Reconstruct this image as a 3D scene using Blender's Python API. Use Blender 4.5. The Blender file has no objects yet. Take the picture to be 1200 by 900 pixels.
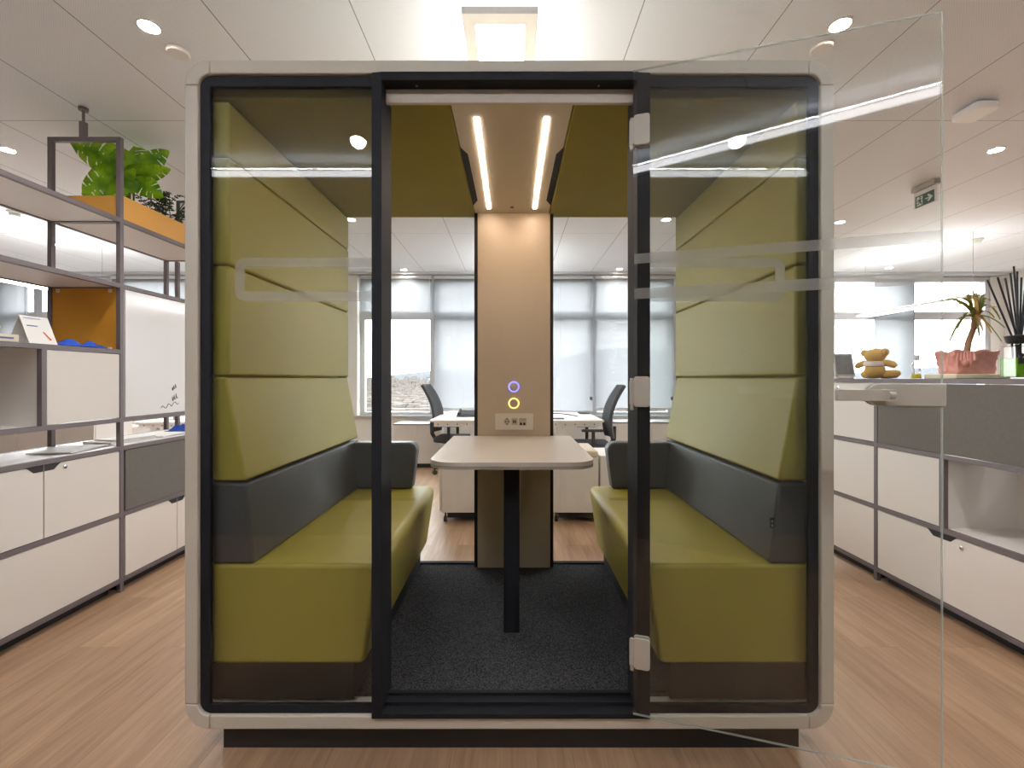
import bpy, bmesh, math, random
from mathutils import Vector, Matrix, Euler
random.seed(7)
SC = bpy.context.scene
COL = SC.collection
PI = math.pi
F = 533.0                     # focal length in pixels of the 1200-wide frame
HZ = 1.30                     # camera height

# ------------------------------------------------------------------ helpers
class MB:
    """collects shapes (world coordinates) that become ONE mesh"""
    def __init__(s):
        s.v = []; s.f = []; s.m = []
    def add(s, vs, fs, mi=0):
        b = len(s.v)
        s.v += [Vector(p) for p in vs]
        for f in fs:
            s.f.append([b + i for i in f]); s.m.append(mi)
        return s
    def box(s, x0, x1, y0, y1, z0, z1, mi=0):
        vs = [(x0,y0,z0),(x1,y0,z0),(x1,y1,z0),(x0,y1,z0),(x0,y0,z1),(x1,y0,z1),(x1,y1,z1),(x0,y1,z1)]
        return s.add(vs, [(3,2,1,0),(4,5,6,7),(0,1,5,4),(1,2,6,5),(2,3,7,6),(3,0,4,7)], mi)
    def obox(s, c, u, v, w, mi=0):
        """oriented box: centre and three half vectors"""
        c, u, v, w = Vector(c), Vector(u), Vector(v), Vector(w)
        if u.cross(v).dot(w) < 0: u = -u
        vs = [c-u-v-w, c+u-v-w, c+u+v-w, c-u+v-w, c-u-v+w, c+u-v+w, c+u+v+w, c-u+v+w]
        return s.add(vs, [(3,2,1,0),(4,5,6,7),(0,1,5,4),(1,2,6,5),(2,3,7,6),(3,0,4,7)], mi)
    def prism(s, pts, lo, hi, axis='y', mi=0):
        """polygon pts extruded along an axis; pts are (x,z) for y, (y,z) for x, (x,y) for z"""
        mk = {'y': lambda p, t: (p[0], t, p[1]), 'x': lambda p, t: (t, p[0], p[1]), 'z': lambda p, t: (p[0], p[1], t)}[axis]
        a = sum(pts[i][0]*pts[(i+1) % len(pts)][1] - pts[(i+1) % len(pts)][0]*pts[i][1] for i in range(len(pts)))
        if (a > 0) == (axis == 'y'): pts = pts[::-1]
        n = len(pts)
        vs = [mk(p, lo) for p in pts] + [mk(p, hi) for p in pts]
        fs = [list(range(n))[::-1], list(range(n, 2*n))] + [[i, (i+1) % n, n+(i+1) % n, n+i] for i in range(n)]
        return s.add(vs, fs, mi)
    def ring(s, pts, width, lo, hi, axis='y', mi=0):
        return s
    def tube(s, path, r, n=8, mi=0, cap=True):
        path = [Vector(p) for p in path]
        rs = r if isinstance(r, (list, tuple)) else [r]*len(path)
        b = len(s.v); prev = None
        for i, p in enumerate(path):
            t = (path[min(i+1, len(path)-1)] - path[max(i-1, 0)]).normalized()
            if prev is None:
                a = Vector((0,0,1)) if abs(t.z) < .9 else Vector((1,0,0))
                u = t.cross(a).normalized()
            else:
                u = (prev - t*prev.dot(t)).normalized()
            prev = u; w = t.cross(u)
            for k in range(n):
                an = 2*PI*k/n
                s.v.append(p + (u*math.cos(an) + w*math.sin(an))*rs[i])
        for i in range(len(path)-1):
            for k in range(n):
                s.f.append([b+i*n+k, b+i*n+(k+1) % n, b+(i+1)*n+(k+1) % n, b+(i+1)*n+k]); s.m.append(mi)
        if cap:
            s.f.append([b+k for k in range(n)][::-1]); s.m.append(mi)
            e = b+(len(path)-1)*n
            s.f.append([e+k for k in range(n)]); s.m.append(mi)
        return s
    def lathe(s, c, prof, n=24, mi=0, axis='z'):
        """profile [(r,h)...] turned about the axis through c"""
        c = Vector(c); b = len(s.v)
        for r, h in prof:
            for k in range(n):
                a = 2*PI*k/n
                if axis == 'z': s.v.append(c + Vector((r*math.cos(a), r*math.sin(a), h)))
                elif axis == 'y': s.v.append(c + Vector((r*math.cos(a), h, r*math.sin(a))))
                else: s.v.append(c + Vector((h, r*math.cos(a), r*math.sin(a))))
        for i in range(len(prof)-1):
            for k in range(n):
                s.f.append([b+i*n+k, b+i*n+(k+1) % n, b+(i+1)*n+(k+1) % n, b+(i+1)*n+k]); s.m.append(mi)
        s.f.append([b+k for k in range(n)][::-1]); s.m.append(mi)
        e = b+(len(prof)-1)*n
        s.f.append([e+k for k in range(n)]); s.m.append(mi)
        return s
    def ball(s, c, r, rot=None, n=16, m=10, mi=0):
        c = Vector(c); R = Euler(rot).to_matrix() if rot else Matrix.Identity(3)
        b = len(s.v)
        for i in range(m+1):
            th = PI*i/m
            for k in range(n):
                a = 2*PI*k/n
                s.v.append(c + R @ Vector((r[0]*math.sin(th)*math.cos(a), r[1]*math.sin(th)*math.sin(a), r[2]*math.cos(th))))
        for i in range(m):
            for k in range(n):
                s.f.append([b+(i+1)*n+k, b+(i+1)*n+(k+1) % n, b+i*n+(k+1) % n, b+i*n+k]); s.m.append(mi)
        return s
    def torus(s, c, R, r, axis='y', n=32, m=8, mi=0):
        pts = []
        for k in range(n+1):
            a = 2*PI*k/n
            d = {'y': (math.cos(a), 0, math.sin(a)), 'z': (math.cos(a), math.sin(a), 0), 'x': (0, math.cos(a), math.sin(a))}[axis]
            pts.append(Vector(c) + Vector(d)*R)
        return s.tube(pts, r, m, mi, cap=False)

def link_mesh(name, mb, mats, org):
    me = bpy.data.meshes.new(name)
    me.from_pydata([tuple(v - org) for v in mb.v], [], mb.f)
    mats = mats if isinstance(mats, (list, tuple)) else [mats]
    for m in mats: me.materials.append(m)
    for p, mi in zip(me.polygons, mb.m): p.material_index = mi
    bm = bmesh.new(); bm.from_mesh(me)
    bmesh.ops.remove_doubles(bm, verts=bm.verts, dist=1e-6)
    bmesh.ops.dissolve_degenerate(bm, edges=bm.edges, dist=1e-7)
    bmesh.ops.recalc_face_normals(bm, faces=bm.faces)
    bm.to_mesh(me); bm.free()
    for p in me.polygons: p.use_smooth = True
    me.set_sharp_from_angle(angle=math.radians(38))
    o = bpy.data.objects.new(name, me); COL.objects.link(o)
    return o

ORG = {}
def tag(o, label, cat, group=None, kind=None):
    o['label'] = label; o['category'] = cat
    if group: o['group'] = group
    if kind: o['kind'] = kind
    return o
def thing(name, label, cat, loc, group=None):
    o = bpy.data.objects.new(name, None); COL.objects.link(o)
    o.empty_display_size = .1
    o.location = loc; ORG[o] = Vector(loc)
    return tag(o, label, cat, group)
def bev(o, w, seg=2):
    m = o.modifiers.new('edge', 'BEVEL'); m.width = w; m.segments = seg
    m.limit_method = 'ANGLE'; m.angle_limit = math.radians(35)
    return o
def part(name, mb, mats, parent, bevel=0, seg=2, label=None):
    org = ORG[parent]
    o = link_mesh(name, mb, mats, org); o.parent = parent; ORG[o] = org
    if bevel: bev(o, bevel, seg)
    if label: o['label'] = label
    return o
def solo(name, mb, mats, label, cat, loc, group=None, bevel=0, seg=2, kind=None):
    o = link_mesh(name, mb, mats, Vector(loc)); o.location = loc; ORG[o] = Vector(loc)
    if bevel: bev(o, bevel, seg)
    return tag(o, label, cat, group, kind)
def struct(name, mb, mats, parent=None, bevel=0):
    o = link_mesh(name, mb, mats, Vector((0,0,0))); ORG[o] = Vector((0,0,0))
    if parent: o.parent = parent
    else: o['kind'] = 'structure'
    if bevel: bev(o, bevel)
    return o
def copy_tree(root, loc, rotz=None, label=None):
    r = root.copy(); COL.objects.link(r); r.location = loc
    if rotz is not None: r.rotation_euler = (0,0,rotz)
    if label: r['label'] = label
    for ch in list(root.children):
        c = ch.copy(); COL.objects.link(c); c.parent = r
        for g in list(ch.children):
            d = g.copy(); COL.objects.link(d); d.parent = c
    return r

# ------------------------------------------------------------------ materials
def lin(c):
    return tuple(((x/255)/12.92 if x/255 <= .04045 else ((x/255+.055)/1.055)**2.4) for x in c)
class NT:
    def __init__(s, name):
        s.mat = bpy.data.materials.new(name); s.mat.use_nodes = True
        s.t = s.mat.node_tree; s.t.nodes.clear()
        s.out = s.n('ShaderNodeOutputMaterial')
    def n(s, typ, **kw):
        nd = s.t.nodes.new(typ)
        for k, v in kw.items(): setattr(nd, k, v)
        return nd
    def l(s, a, b): s.t.links.new(a, b)
    def math(s, op, a, b=None, clamp=False):
        nd = s.n('ShaderNodeMath', operation=op); nd.use_clamp = clamp
        for i, x in enumerate((a, b)):
            if x is None: continue
            if isinstance(x, (int, float)): nd.inputs[i].default_value = x
            else: s.l(x, nd.inputs[i])
        return nd.outputs[0]
    def mix(s, fac, a, b, blend='MIX'):
        nd = s.n('ShaderNodeMix', data_type='RGBA', blend_type=blend)
        for i, x in ((0, fac), (6, a), (7, b)):
            if isinstance(x, (int, float)): nd.inputs[i].default_value = x
            elif isinstance(x, tuple): nd.inputs[i].default_value = (*x, 1) if len(x) == 3 else x
            else: s.l(x, nd.inputs[i])
        return nd.outputs[2]
def M(name, rgb, rough=.5, var=.06, scale=6, metal=0, bump=0, bscale=200, spec=.5, stretch=None, coat=0):
    """principled surface whose colour drifts a little with noise"""
    k = NT(name); b = k.n('ShaderNodeBsdfPrincipled'); k.l(b.outputs[0], k.out.inputs[0])
    tc = k.n('ShaderNodeTexCoord'); vec = tc.outputs['Object']
    if stretch:
        mp = k.n('ShaderNodeMapping'); mp.inputs['Scale'].default_value = stretch; k.l(vec, mp.inputs[0]); vec = mp.outputs[0]
    nz = k.n('ShaderNodeTexNoise'); nz.inputs['Scale'].default_value = scale; nz.inputs['Detail'].default_value = 4
    k.l(vec, nz.inputs['Vector'])
    c = lin(rgb)
    k.l(k.mix(nz.outputs[0], tuple(x*(1-var) for x in c), tuple(min(1, x*(1+var)) for x in c)), b.inputs['Base Color'])
    b.inputs['Roughness'].default_value = rough; b.inputs['Metallic'].default_value = metal
    b.inputs['Specular IOR Level'].default_value = spec
    if coat: b.inputs['Coat Weight'].default_value = coat; b.inputs['Coat Roughness'].default_value = .08
    if bump:
        n2 = k.n('ShaderNodeTexNoise'); n2.inputs['Scale'].default_value = bscale; n2.inputs['Detail'].default_value = 3
        k.l(tc.outputs['Object'], n2.inputs['Vector'])
        bp = k.n('ShaderNodeBump'); bp.inputs['Strength'].default_value = bump; bp.inputs['Distance'].default_value = .004
        k.l(n2.outputs[0], bp.inputs['Height']); k.l(bp.outputs[0], b.inputs['Normal'])
    return k.mat
def EM(name, rgb, st):
    k = NT(name); e = k.n('ShaderNodeEmission'); e.inputs[0].default_value = (*lin(rgb), 1); e.inputs[1].default_value = st
    k.l(e.outputs[0], k.out.inputs[0]); return k.mat
def GLASS(name, tint=(.965,.975,.97), f0=.04, frost=0):
    """clear sheet: passes light straight and mirrors a little, more at a slant"""
    k = NT(name)
    tr = k.n('ShaderNodeBsdfTransparent'); tr.inputs[0].default_value = (*tint, 1)
    gl = k.n('ShaderNodeBsdfGlossy'); gl.inputs['Roughness'].default_value = 0.0
    ge = k.n('ShaderNodeNewGeometry')
    dp = k.n('ShaderNodeVectorMath', operation='DOT_PRODUCT'); k.l(ge.outputs['Normal'], dp.inputs[0]); k.l(ge.outputs['Incoming'], dp.inputs[1])
    c = k.math('ABSOLUTE', dp.outputs['Value'])
    p = k.math('POWER', k.math('SUBTRACT', 1.0, c, True), 5)
    fac = k.math('ADD', k.math('MULTIPLY', p, 1-f0), f0, True)
    mx = k.n('ShaderNodeMixShader'); k.l(fac, mx.inputs[0]); k.l(tr.outputs[0], mx.inputs[1]); k.l(gl.outputs[0], mx.inputs[2])
    k.l(mx.outputs[0], k.out.inputs[0]); return k.mat
def FILM(name, rgb, clear, trans=.5, rough_noise=0):
    """part see-through sheet (frosted film, roller blind cloth)"""
    k = NT(name)
    tr = k.n('ShaderNodeBsdfTransparent')
    df = k.n('ShaderNodeBsdfDiffuse'); df.inputs[0].default_value = (*lin(rgb), 1)
    tl = k.n('ShaderNodeBsdfTranslucent'); tl.inputs[0].default_value = (*lin(rgb), 1)
    m1 = k.n('ShaderNodeMixShader'); m1.inputs[0].default_value = trans; k.l(df.outputs[0], m1.inputs[1]); k.l(tl.outputs[0], m1.inputs[2])
    m2 = k.n('ShaderNodeMixShader'); k.l(m1.outputs[0], m2.inputs[1]); k.l(tr.outputs[0], m2.inputs[2])
    tc = k.n('ShaderNodeTexCoord'); nz = k.n('ShaderNodeTexNoise'); nz.inputs['Scale'].default_value = 3
    k.l(tc.outputs['Object'], nz.inputs['Vector'])
    k.l(k.math('MULTIPLY', k.math('ADD', .9, k.math('MULTIPLY', nz.outputs[0], .2)), clear), m2.inputs[0])
    k.l(m2.outputs[0], k.out.inputs[0]); return k.mat

def wood_floor():
    k = NT('oak_plank_floor'); b = k.n('ShaderNodeBsdfPrincipled'); k.l(b.outputs[0], k.out.inputs[0])
    tc = k.n('ShaderNodeTexCoord'); sp = k.n('ShaderNodeSeparateXYZ'); k.l(tc.outputs['Object'], sp.inputs[0])
    cb = k.n('ShaderNodeCombineXYZ'); k.l(sp.outputs[1], cb.inputs[0]); k.l(sp.outputs[0], cb.inputs[1])
    br = k.n('ShaderNodeTexBrick'); br.offset = .37; br.inputs['Scale'].default_value = 1
    br.inputs['Brick Width'].default_value = 1.35; br.inputs['Row Height'].default_value = .21
    br.inputs['Mortar Size'].default_value = .0012; br.inputs['Mortar Smooth'].default_value = .3
    c1, c2 = lin((176,143,113)), lin((159,127,100))
    br.inputs['Color1'].default_value = (*c1,1); br.inputs['Color2'].default_value = (*c2,1); br.inputs['Mortar'].default_value = (*lin((146,114,88)),1)
    k.l(cb.outputs[0], br.inputs['Vector'])
    # long grain, shifted plank by plank
    mp = k.n('ShaderNodeMapping'); mp.inputs['Scale'].default_value = (1.1, 14, 1); k.l(cb.outputs[0], mp.inputs[0])
    ad = k.n('ShaderNodeVectorMath', operation='ADD'); k.l(mp.outputs[0], ad.inputs[0])
    sc = k.n('ShaderNodeVectorMath', operation='SCALE'); k.l(br.outputs['Color'], sc.inputs[0]); sc.inputs['Scale'].default_value = 60; k.l(sc.outputs[0], ad.inputs[1])
    nz = k.n('ShaderNodeTexNoise'); nz.inputs['Scale'].default_value = 1.6; nz.inputs['Detail'].default_value = 7; nz.inputs['Distortion'].default_value = .6
    k.l(ad.outputs[0], nz.inputs['Vector'])
    rp = k.n('ShaderNodeValToRGB'); k.l(nz.outputs[0], rp.inputs[0])
    rp.color_ramp.elements[0].position = .28; rp.color_ramp.elements[0].color = (.66,.62,.58,1)
    rp.color_ramp.elements[1].position = .68; rp.color_ramp.elements[1].color = (1.05,1.05,1.05,1)
    col = k.mix(.85, br.outputs['Color'], rp.outputs[0], 'MULTIPLY')
    mp2 = k.n('ShaderNodeMapping'); mp2.inputs['Scale'].default_value = (6, 140, 1); k.l(cb.outputs[0], mp2.inputs[0])
    n2 = k.n('ShaderNodeTexNoise'); n2.inputs['Scale'].default_value = 1; n2.inputs['Detail'].default_value = 3; k.l(mp2.outputs[0], n2.inputs['Vector'])
    r2 = k.n('ShaderNodeValToRGB'); k.l(n2.outputs[0], r2.inputs[0])
    r2.color_ramp.elements[0].position = .35; r2.color_ramp.elements[0].color = (.82,.8,.78,1); r2.color_ramp.elements[1].position = .6
    k.l(k.mix(.7, col, r2.outputs[0], 'MULTIPLY'), b.inputs['Base Color'])
    b.inputs['Roughness'].default_value = .42; b.inputs['Specular IOR Level'].default_value = .35
    bp = k.n('ShaderNodeBump'); bp.inputs['Strength'].default_value = .08; bp.inputs['Distance'].default_value = .003
    k.l(n2.outputs[0], bp.inputs['Height']); k.l(bp.outputs[0], b.inputs['Normal'])
    return k.mat

def perforated_ceiling():
    k = NT('perforated_metal_ceiling'); b = k.n('ShaderNodeBsdfPrincipled'); k.l(b.outputs[0], k.out.inputs[0])
    tc = k.n('ShaderNodeTexCoord'); sp = k.n('ShaderNodeSeparateXYZ'); k.l(tc.outputs['Object'], sp.inputs[0])
    def line(co, off, pitch, w):
        f = k.math('FRACT', k.math('DIVIDE', k.math('ADD', co, 100*pitch - off), pitch))
        d = k.math('MULTIPLY', k.math('ABSOLUTE', k.math('SUBTRACT', f, .5)), pitch)   # .5*pitch at the joint
        return k.math('GREATER_THAN', d, .5*pitch - w)
    j = k.math('MAXIMUM', line(sp.outputs[0], -.066, .645, .0028), line(sp.outputs[1], 2.91, 2.26, .0022))
    def dots(co, p):
        return k.math('SINE', k.math('MULTIPLY', co, 2*PI/p))
    dt = k.math('MULTIPLY', dots(sp.outputs[0], .011), dots(sp.outputs[1], .011))
    hole = k.math('MULTIPLY', k.math('GREATER_THAN', dt, .40), .2)
    base = lin((232,236,241))
    nz = k.n('ShaderNodeTexNoise'); nz.inputs['Scale'].default_value = .7; k.l(tc.outputs['Object'], nz.inputs['Vector'])
    c = k.mix(nz.outputs[0], tuple(x*.97 for x in base), base)
    c = k.mix(hole, c, (.2,.19,.18))
    c = k.mix(k.math('MULTIPLY', j, .8), c, (.12,.115,.11))
    k.l(c, b.inputs['Base Color']); b.inputs['Roughness'].default_value = .55; b.inputs['Specular IOR Level'].default_value = .3
    return k.mat

def carpet_mat():
    k = NT('charcoal_carpet'); b = k.n('ShaderNodeBsdfPrincipled'); k.l(b.outputs[0], k.out.inputs[0])
    tc = k.n('ShaderNodeTexCoord'); nz = k.n('ShaderNodeTexNoise'); nz.inputs['Scale'].default_value = 260; nz.inputs['Detail'].default_value = 2
    k.l(tc.outputs['Object'], nz.inputs['Vector'])
    rp = k.n('ShaderNodeValToRGB'); k.l(nz.outputs[0], rp.inputs[0])
    rp.color_ramp.elements[0].position = .4; rp.color_ramp.elements[0].color = (*lin((26,26,29)),1)
    rp.color_ramp.elements[1].position = .75; rp.color_ramp.elements[1].color = (*lin((86,84,84)),1)
    k.l(rp.outputs[0], b.inputs['Base Color']); b.inputs['Roughness'].default_value = .95; b.inputs['Specular IOR Level'].default_value = .1
    bp = k.n('ShaderNodeBump'); bp.inputs['Strength'].default_value = .5; bp.inputs['Distance'].default_value = .004
    k.l(nz.outputs[0], bp.inputs['Height']); k.l(bp.outputs[0], b.inputs['Normal'])
    return k.mat

def leaf_mat(name, a, bcol):
    k = NT(name); b = k.n('ShaderNodeBsdfPrincipled')
    tc = k.n('ShaderNodeTexCoord'); nz = k.n('ShaderNodeTexNoise'); nz.inputs['Scale'].default_value = 9; nz.inputs['Detail'].default_value = 4
    k.l(tc.outputs['Object'], nz.inputs['Vector'])
    rp = k.n('ShaderNodeValToRGB'); k.l(nz.outputs[0], rp.inputs[0])
    rp.color_ramp.elements[0].position = .35; rp.color_ramp.elements[1].position = .65
    rp.color_ramp.elements[0].color = (*lin(a),1); rp.color_ramp.elements[1].color = (*lin(bcol),1)
    k.l(rp.outputs[0], b.inputs['Base Color']); b.inputs['Roughness'].default_value = .45
    tl = k.n('ShaderNodeBsdfTranslucent'); k.l(rp.outputs[0], tl.inputs[0])
    mx = k.n('ShaderNodeMixShader'); mx.inputs[0].default_value = .45
    k.l(b.outputs[0], mx.inputs[1]); k.l(tl.outputs[0], mx.inputs[2]); k.l(mx.outputs[0], k.out.inputs[0])
    return k.mat

W = dict(
    floor=wood_floor(), ceil=perforated_ceiling(),
    wall=M('white_wall_paint', (228,226,222), .7, .02), darkwall=M('dark_grey_wall_paint', (96,94,91), .8, .05),
    mull=M('grey_aluminium', (200,201,204), .45, .04, metal=.3),
    shell=M('warm_grey_lacquer', (212,204,190), .45, .02), black=M('black_powder_coat', (24,24,27), .7, .08, spec=.15, bump=.05, bscale=600),
    plinth=M('black_laminate', (18,18,20), .5, .1), glass=GLASS('clear_glass'), winglass=GLASS('window_glass', (.97,.985,.985)),
    glassedge=FILM('glass_edge', (215,225,220), .55, .5), frost=FILM('frosted_film', (205,204,200), .55, .45),
    beige=M('beige_laminate', (192,172,148), .42, .03, stretch=(1,1,.15)), beigeceil=M('beige_lacquer', (222,210,196), .4, .02),
    led=EM('warm_light_strip', (255,232,208), 46), blue=EM('blue_glow', (120,120,255), 2.2), yellow=EM('yellow_glow', (255,214,110), 2.0),
    bar=EM('white_light_bar', (250,250,255), 8.5), barup=EM('light_bar_uplight', (246,249,255), 120), spot=EM('spot_lens', (255,240,224), 130), panel=EM('luminaire_diffuser', (253,252,250), 38),
    uplight=EM('luminaire_uplight', (255,252,248), 15),
    green=M('olive_green_leather', (164,152,60), .48, .05, 5, bump=.12, bscale=420), greenfelt=M('olive_green_fabric', (146,138,60), .8, .06, 8, bump=.15, bscale=500),
    dark=M('charcoal_leather', (70,71,73), .46, .06, 5, bump=.12, bscale=420),
    carpet=carpet_mat(), tabletop=M('pale_laminate', (212,201,190), .4, .02), tableedge=M('light_grey_edge', (168,160,150), .5, .03),
    hinge=M('pale_grey_metal', (190,182,170), .38, .02), steel=M('brushed_steel', (160,158,154), .3, .05, metal=.9),
    panelw=M('white_melamine', (216,210,203), .5, .015), frame=M('bronze_grey_metal', (100,90,91), .45, .05),
    shelf=M('white_shelf_board', (218,212,208), .45, .015), felt=M('grey_melange_felt', (104,101,95), .95, .12, 60, bump=.3, bscale=500),
    ochre=M('ochre_panel', (196,136,34), .5, .04), ochrebox=M('ochre_lacquer', (206,150,62), .5, .03),
    board=M('glossy_whiteboard', (226,226,226), .12, .01), ink=M('black_ink', (40,40,45), .6, .1),
    notch=M('black_recess', (14,13,13), .7, .1), paper=M('white_paper', (232,230,226), .7, .02), bluecloth=M('royal_blue_fabric', (36,84,190), .75, .12, 20, bump=.3, bscale=200),
    monstera=leaf_mat('monstera_leaf', (74,130,4), (150,190,20)), stem=leaf_mat('green_stem', (70,110,30), (96,130,50)),
    fern=leaf_mat('dark_fern_leaf', (30,48,22), (60,82,36)), drac=leaf_mat('strap_leaf', (78,96,44), (136,128,60)), dracdry=leaf_mat('dry_strap_leaf', (170,120,60), (196,156,80)),
    bark=M('pale_brown_bark', (150,118,88), .85, .2, 30, bump=.5, bscale=60), pink=M('pink_wrapping_paper', (222,158,146), .7, .2, 10, bump=.4, bscale=50),
    fur=M('tan_plush', (212,172,100), .95, .12, 30, bump=.6, bscale=300), scarf=M('pale_pink_knit', (226,212,206), .9, .05, 30, bump=.3, bscale=200),
    blackplastic=M('black_plastic', (24,24,26), .45, .1), mesh=M('black_mesh_fabric', (56,58,62), .85, .1, 60, bump=.3, bscale=400),
    deskw=M('white_desk_laminate', (228,224,218), .42, .015), whitemetal=M('white_metal', (222,219,214), .4, .02), signgreen=M('dark_green_sign', (64,84,76), .5, .05),
    signwhite=M('pale_sign_mark', (205,220,208), .5, .02), blind=FILM('roller_blind_cloth', (132,133,136), .014, .55), brightwhite=M('bright_white_plastic', (248,248,248), .4, .01), chrome=M('polished_metal', (190,188,184), .18, .03, metal=1),
    liquid=M('yellow_liquid', (222,196,30), .2, .03), greenliquid=M('lime_green_liquid', (112,165,30), .15, .05), greypic=M('grey_photo_print', (120,122,126), .6, .5, 26),
    cream=M('cream_card', (226,216,192), .7, .03), cushion=M('beige_cushion', (190,176,154), .85, .06, 30, bump=.2), orange=M('orange_print', (210,96,30), .6, .1), bluetext=M('blue_print', (84,104,170), .6, .1),
    hill=M('hazy_hillside', (68,69,71), .95, .2, .004, spec=0), ground=M('pale_city_ground', (66,64,58), .95, .25, .02, spec=0), city=M('pale_city_walls', (88,82,78), .9, .3, .05, spec=0), trees=M('far_trees', (40,46,38), .95, .3, .05, spec=0),
)

# ------------------------------------------------------------------ setting
XL, XR, YB, YW, ZC = -8.0, 7.78, -.62, 7.2, 2.95
struct('floor', MB().box(XL-.2, XR+.2, YB-.2, YW+.25, -.12, 0), W['floor'])
struct('ceiling', MB().box(XL-.2, XR+.2, YB-.2, YW+.25, ZC, ZC+.12), W['ceil'])
struct('wall_back', MB().box(XL-.2, XR+.2, YB-.15, YB, 0, ZC), W['darkwall'])
struct('wall_left', MB().box(XL-.15, XL, YB, YW, 0, ZC), W['wall'])
struct('wall_right', MB().box(XR, XR+.15, YB, YW, 0, ZC), W['wall'])
struct('wall_front', MB().box(XL, XR, YW, YW+.2, 0, .69), W['wall'])
struct('trim_1', MB().box(XL, XR, YW-.05, YW+.22, .69, .72), W['mull'], bevel=.004)
struct('trim_2', MB().box(XL, XR, YW-.17, YW+.2, 2.915, ZC), W['mull'])
struct('wall_pillar', MB().box(-2.66, -2.40, YW-.14, YW+.2, .72, 2.905), W['wall'])
struct('wall_corner', MB().box(7.56, XR, YW-.02, YW+.2, .72, 2.905), W['wall'])
# windows
edges = [XL] + [1.28 + 1.255*k for k in range(-7, 6)]
ZS, ZT, ZH = .72, 2.235, 2.905
for i in range(len(edges)-1):
    a, b = edges[i], edges[i+1]
    if abs(a + 2.485) < .02: a = -2.40
    if abs(b + 2.485) < .02: b = -2.66
    m = MB()
    fw = .068
    m.box(a, a+fw, YW, YW+.09, ZS, ZH).box(b-fw, b, YW, YW+.09, ZS, ZH)
    m.box(a+fw, b-fw, YW, YW+.09, ZS, ZS+.05).box(a+fw, b-fw, YW, YW+.09, ZH-.07, ZH).box(a+fw, b-fw, YW, YW+.09, ZT, ZT+.12)
    w = struct('window_%d' % (i+1), m, W['mull'], bevel=.004)
    struct('pane', MB().box(a+fw, b-fw, YW+.035, YW+.045, ZS+.05, ZT), W['winglass'], w)
    struct('pane', MB().box(a+fw, b-fw, YW+.035, YW+.045, ZT+.12, ZH-.07), W['winglass'], w)

# roller blinds
def blind(a, b, zb, label):
    t = thing('roller_blind', label, 'blind', ((a+b)/2, YW-.12, zb), 'roller blinds at the window wall')
    y = YW-.12
    part('blind_cloth', MB().add([(a,y,zb),(b,y,zb),(b,y,2.86),(a,y,2.86)], [(0,1,2,3)]), W['blind'], t)
    part('roller', MB().tube([(a,y,2.875),(b,y,2.875)], .028, 12), W['mull'], t)
    part('bottom_bar', MB().box(a, b, y-.008, y+.008, zb-.025, zb), W['mull'], t)
    c = MB().tube([(b-.03,y-.02,2.87),(b-.03,y-.02,1.0)], .0025, 5).ball((b-.03,y-.02,.99), (.025,.02,.03))
    part('pull_chain', c, W['blackplastic'] if zb < 2 else W['whitemetal'], t)
blind(-2.36, -1.25, 2.345, 'roller blind raised to transom height above the hill view')
blind(-1.21, .01, .84, 'lowered roller blind behind the desk with the black phone')
blind(.045, 1.26, .80, 'lowered roller blind behind the desk with the black cable')
blind(1.30, 2.52, .84, 'lowered roller blind behind the tall black chair back')
blind(5.64, 6.27, .76, 'narrow roller blind over half a window behind the teddy bear')
blind(XL+.02, -7.53, 1.2, 'roller blind in the corner window beyond the tent calendar')
blind(-6.23, -5.02, .9, 'roller blind behind the hanging whiteboard panel')

# far view
hm = MB(); N = 60
prof = []
for i in range(N+1):
    x = -6000 + 12000*i/N
    px = 600 + x/2600*F
    pts = [(-800,441),(380,442),(462,442),(480,437),(500,432),(520,433),(545,436),(600,430),(650,421),(690,411),(720,407),(760,408),(820,420),(900,432),(1000,438),(1080,430),(1200,436),(2000,441)]
    yy = 441
    for (p0, q0), (p1, q1) in zip(pts, pts[1:]):
        if p0 <= px <= p1: yy = q0 + (q1-q0)*(px-p0)/(p1-p0)
    prof.append((x, HZ + (443.5-yy)/F*2600 + random.uniform(-3,3)))
vs = []; fs = []
for j, (yy, k) in enumerate(((1700,0),(2200,.55),(2600,1),(3400,.4))):
    for x, z in prof: vs.append((x*yy/2600, yy, -32 + (z+32)*k*(1 if j != 3 else .9)))
for j in range(3):
    for i in range(N): fs.append((j*(N+1)+i, j*(N+1)+i+1, (j+1)*(N+1)+i+1, (j+1)*(N+1)+i))
h = struct('hills', MB().add(vs, fs), W['hill'])
struct('ground', MB().add([(-4000,14,-32),(4000,14,-32),(4000,3400,-32),(-4000,3400,-32)], [(0,1,2,3)]), W['ground'])
cm = MB()
for _ in range(3600):
    y = 330*math.exp(random.random()*1.9); x = random.uniform(-.36, .30)*y
    s_ = random.uniform(4, 9)*(1+y/1800); hgt = random.uniform(3, 9)*(1+y/1500)
    base = -32 + max(0, (y-1500)/700)*28
    if random.random() < .78: cm.box(x, x+s_, y, y+s_, base-3, base+hgt)
    else: cm.ball((x,y,base+2), (s_*.8,s_*.8,s_*.5), n=7, m=5, mi=1)
solo('distant_city', cm, [W['city'], W['trees']], 'pale distant city of small houses and trees below the hill', 'city', (0,300,-32), kind='stuff')

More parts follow.
